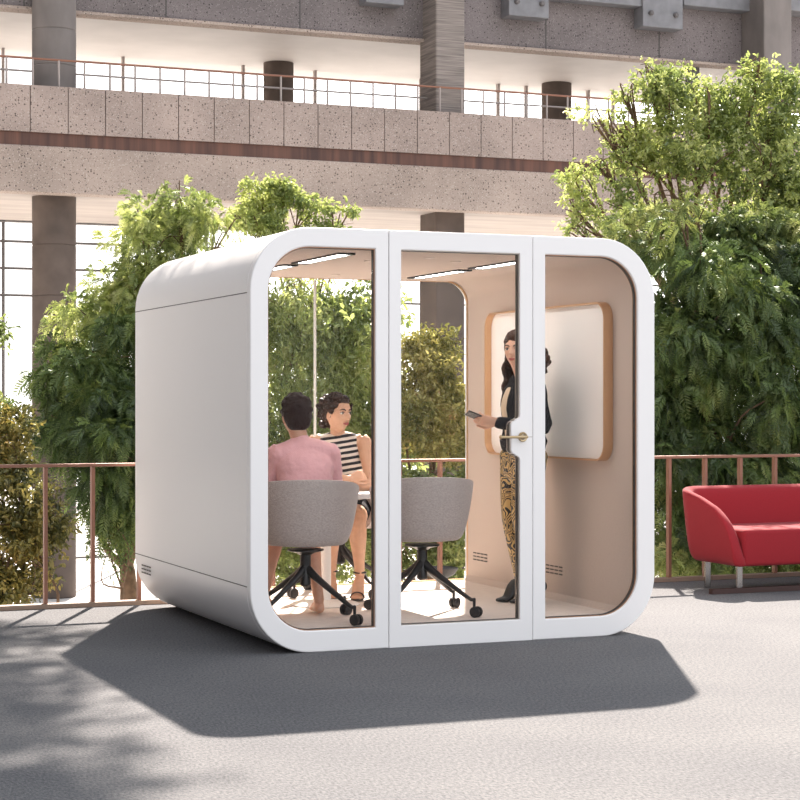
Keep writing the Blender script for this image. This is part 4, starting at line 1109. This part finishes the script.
# the phone she holds
wr = A3[-1][2]; hw = Vector(wr)+Vector((.10, .93, .12)).normalized()*.115+Vector((.022, 0, .02))
Mw = Matrix.Rotation(R3, 4, 'Z'); pw3 = p3.location+(Mw @ hw)
ph = thing('phone', 'slim dark phone in the hand of the standing woman', 'phone', pw3, R3)
bm = box(BM(), -.031, .031, -.062, .062, -.004, .004); o = obj('phone_body', bm, M['black'], ph, bevel=.003); 
s = obj('screen', box(BM(), -.028, .028, -.058, .058, .0041, .0046), mat('screen', (.35, .37, .40, 1), .15), ph)
for c_ in (o, s): c_.rotation_euler = (math.radians(24), math.radians(25), math.radians(0))
# ================================================================== LIGHT, CAMERA
w = bpy.data.worlds.new('World'); SC.world = w; w.use_nodes = True
nt = w.node_tree; nt.nodes.clear()
out = N(nt, 'ShaderNodeOutputWorld'); bg = N(nt, 'ShaderNodeBackground')
tc = N(nt, 'ShaderNodeTexCoord'); sx = N(nt, 'ShaderNodeSeparateXYZ'); nt.links.new(tc.outputs['Generated'], sx.inputs[0])
def ramp(src, pts):
    mr = N(nt, 'ShaderNodeMath', operation='MULTIPLY_ADD'); mr.inputs[1].default_value = .5; mr.inputs[2].default_value = .5
    nt.links.new(src, mr.inputs[0]); r = N(nt, 'ShaderNodeValToRGB')
    r.color_ramp.elements[0].position, c = pts[0]; r.color_ramp.elements[0].color = c
    r.color_ramp.elements[1].position, c = pts[-1]; r.color_ramp.elements[1].color = c
    for p, c in pts[1:-1]:
        el = r.color_ramp.elements.new(p); el.color = c
    nt.links.new(mr.outputs[0], r.inputs[0]); return r.outputs[0]
cy = ramp(sx.outputs[1], [(0, (1, 1, 1, 1)), (.3, (.85, .85, .86, 1)), (.5, (.45, .46, .5, 1)), (.7, (.8, .8, .8, 1)), (1, (1, .98, .95, 1))])
cx = ramp(sx.outputs[0], [(0, (.07, .066, .066, 1)), (.35, (.30, .29, .29, 1)), (.55, (.92, .92, .92, 1)), (1, (1, 1, 1, 1))])
cz = ramp(sx.outputs[2], [(0, (.35, .33, .31, 1)), (.42, (.5, .48, .46, 1)), (.5, (1, 1, 1, 1)), (1, (.84, .9, 1, 1))])
m1 = N(nt, 'ShaderNodeMix', data_type='RGBA', blend_type='MULTIPLY'); m1.inputs[0].default_value = 1
m2 = N(nt, 'ShaderNodeMix', data_type='RGBA', blend_type='MULTIPLY'); m2.inputs[0].default_value = 1
nt.links.new(cy, m1.inputs[6]); nt.links.new(cx, m1.inputs[7]); nt.links.new(m1.outputs[2], m2.inputs[6]); nt.links.new(cz, m2.inputs[7])
mx_ = N(nt, 'ShaderNodeMath', operation='MAXIMUM'); mx_.inputs[1].default_value = 0; nt.links.new(sx.outputs[1], mx_.inputs[0])
p_ = N(nt, 'ShaderNodeMath', operation='POWER'); p_.inputs[1].default_value = 6; nt.links.new(mx_.outputs[0], p_.inputs[0])
q_ = N(nt, 'ShaderNodeMath', operation='MULTIPLY_ADD'); q_.inputs[1].default_value = 1.6; q_.inputs[2].default_value = 1; nt.links.new(p_.outputs[0], q_.inputs[0])
s_ = N(nt, 'ShaderNodeMath', operation='MULTIPLY'); s_.inputs[1].default_value = 2.05; nt.links.new(q_.outputs[0], s_.inputs[0])
nt.links.new(m2.outputs[2], bg.inputs[0]); nt.links.new(s_.outputs[0], bg.inputs[1])
nt.links.new(bg.outputs[0], out.inputs[0])
sun = bpy.data.lights.new('sun', 'SUN'); sun.energy = 15.5; sun.angle = math.radians(.9); sun.color = (1, .895, .80)
so = bpy.data.objects.new('sun', sun); COL.objects.link(so)
d = Vector((-.10, -2.4, -2.2)); so.rotation_euler = d.to_track_quat('-Z', 'Y').to_euler()
cam = bpy.data.cameras.new('camera'); co_ = bpy.data.objects.new('camera', cam); COL.objects.link(co_)
co_.location = (0, 0, CZ); co_.rotation_euler = (PI/2, 0, 0); cam.sensor_width = 36; cam.lens = 1850/800*36; cam.clip_end = 300
SC.camera = co_
SC.view_settings.view_transform = 'Standard'; SC.view_settings.look = 'None'; SC.view_settings.exposure = 0; SC.view_settings.gamma = 1
SC.view_settings.use_curve_mapping = False
SC.cycles.max_bounces = 8; SC.cycles.transparent_max_bounces = 16
bpy.context.view_layer.update()
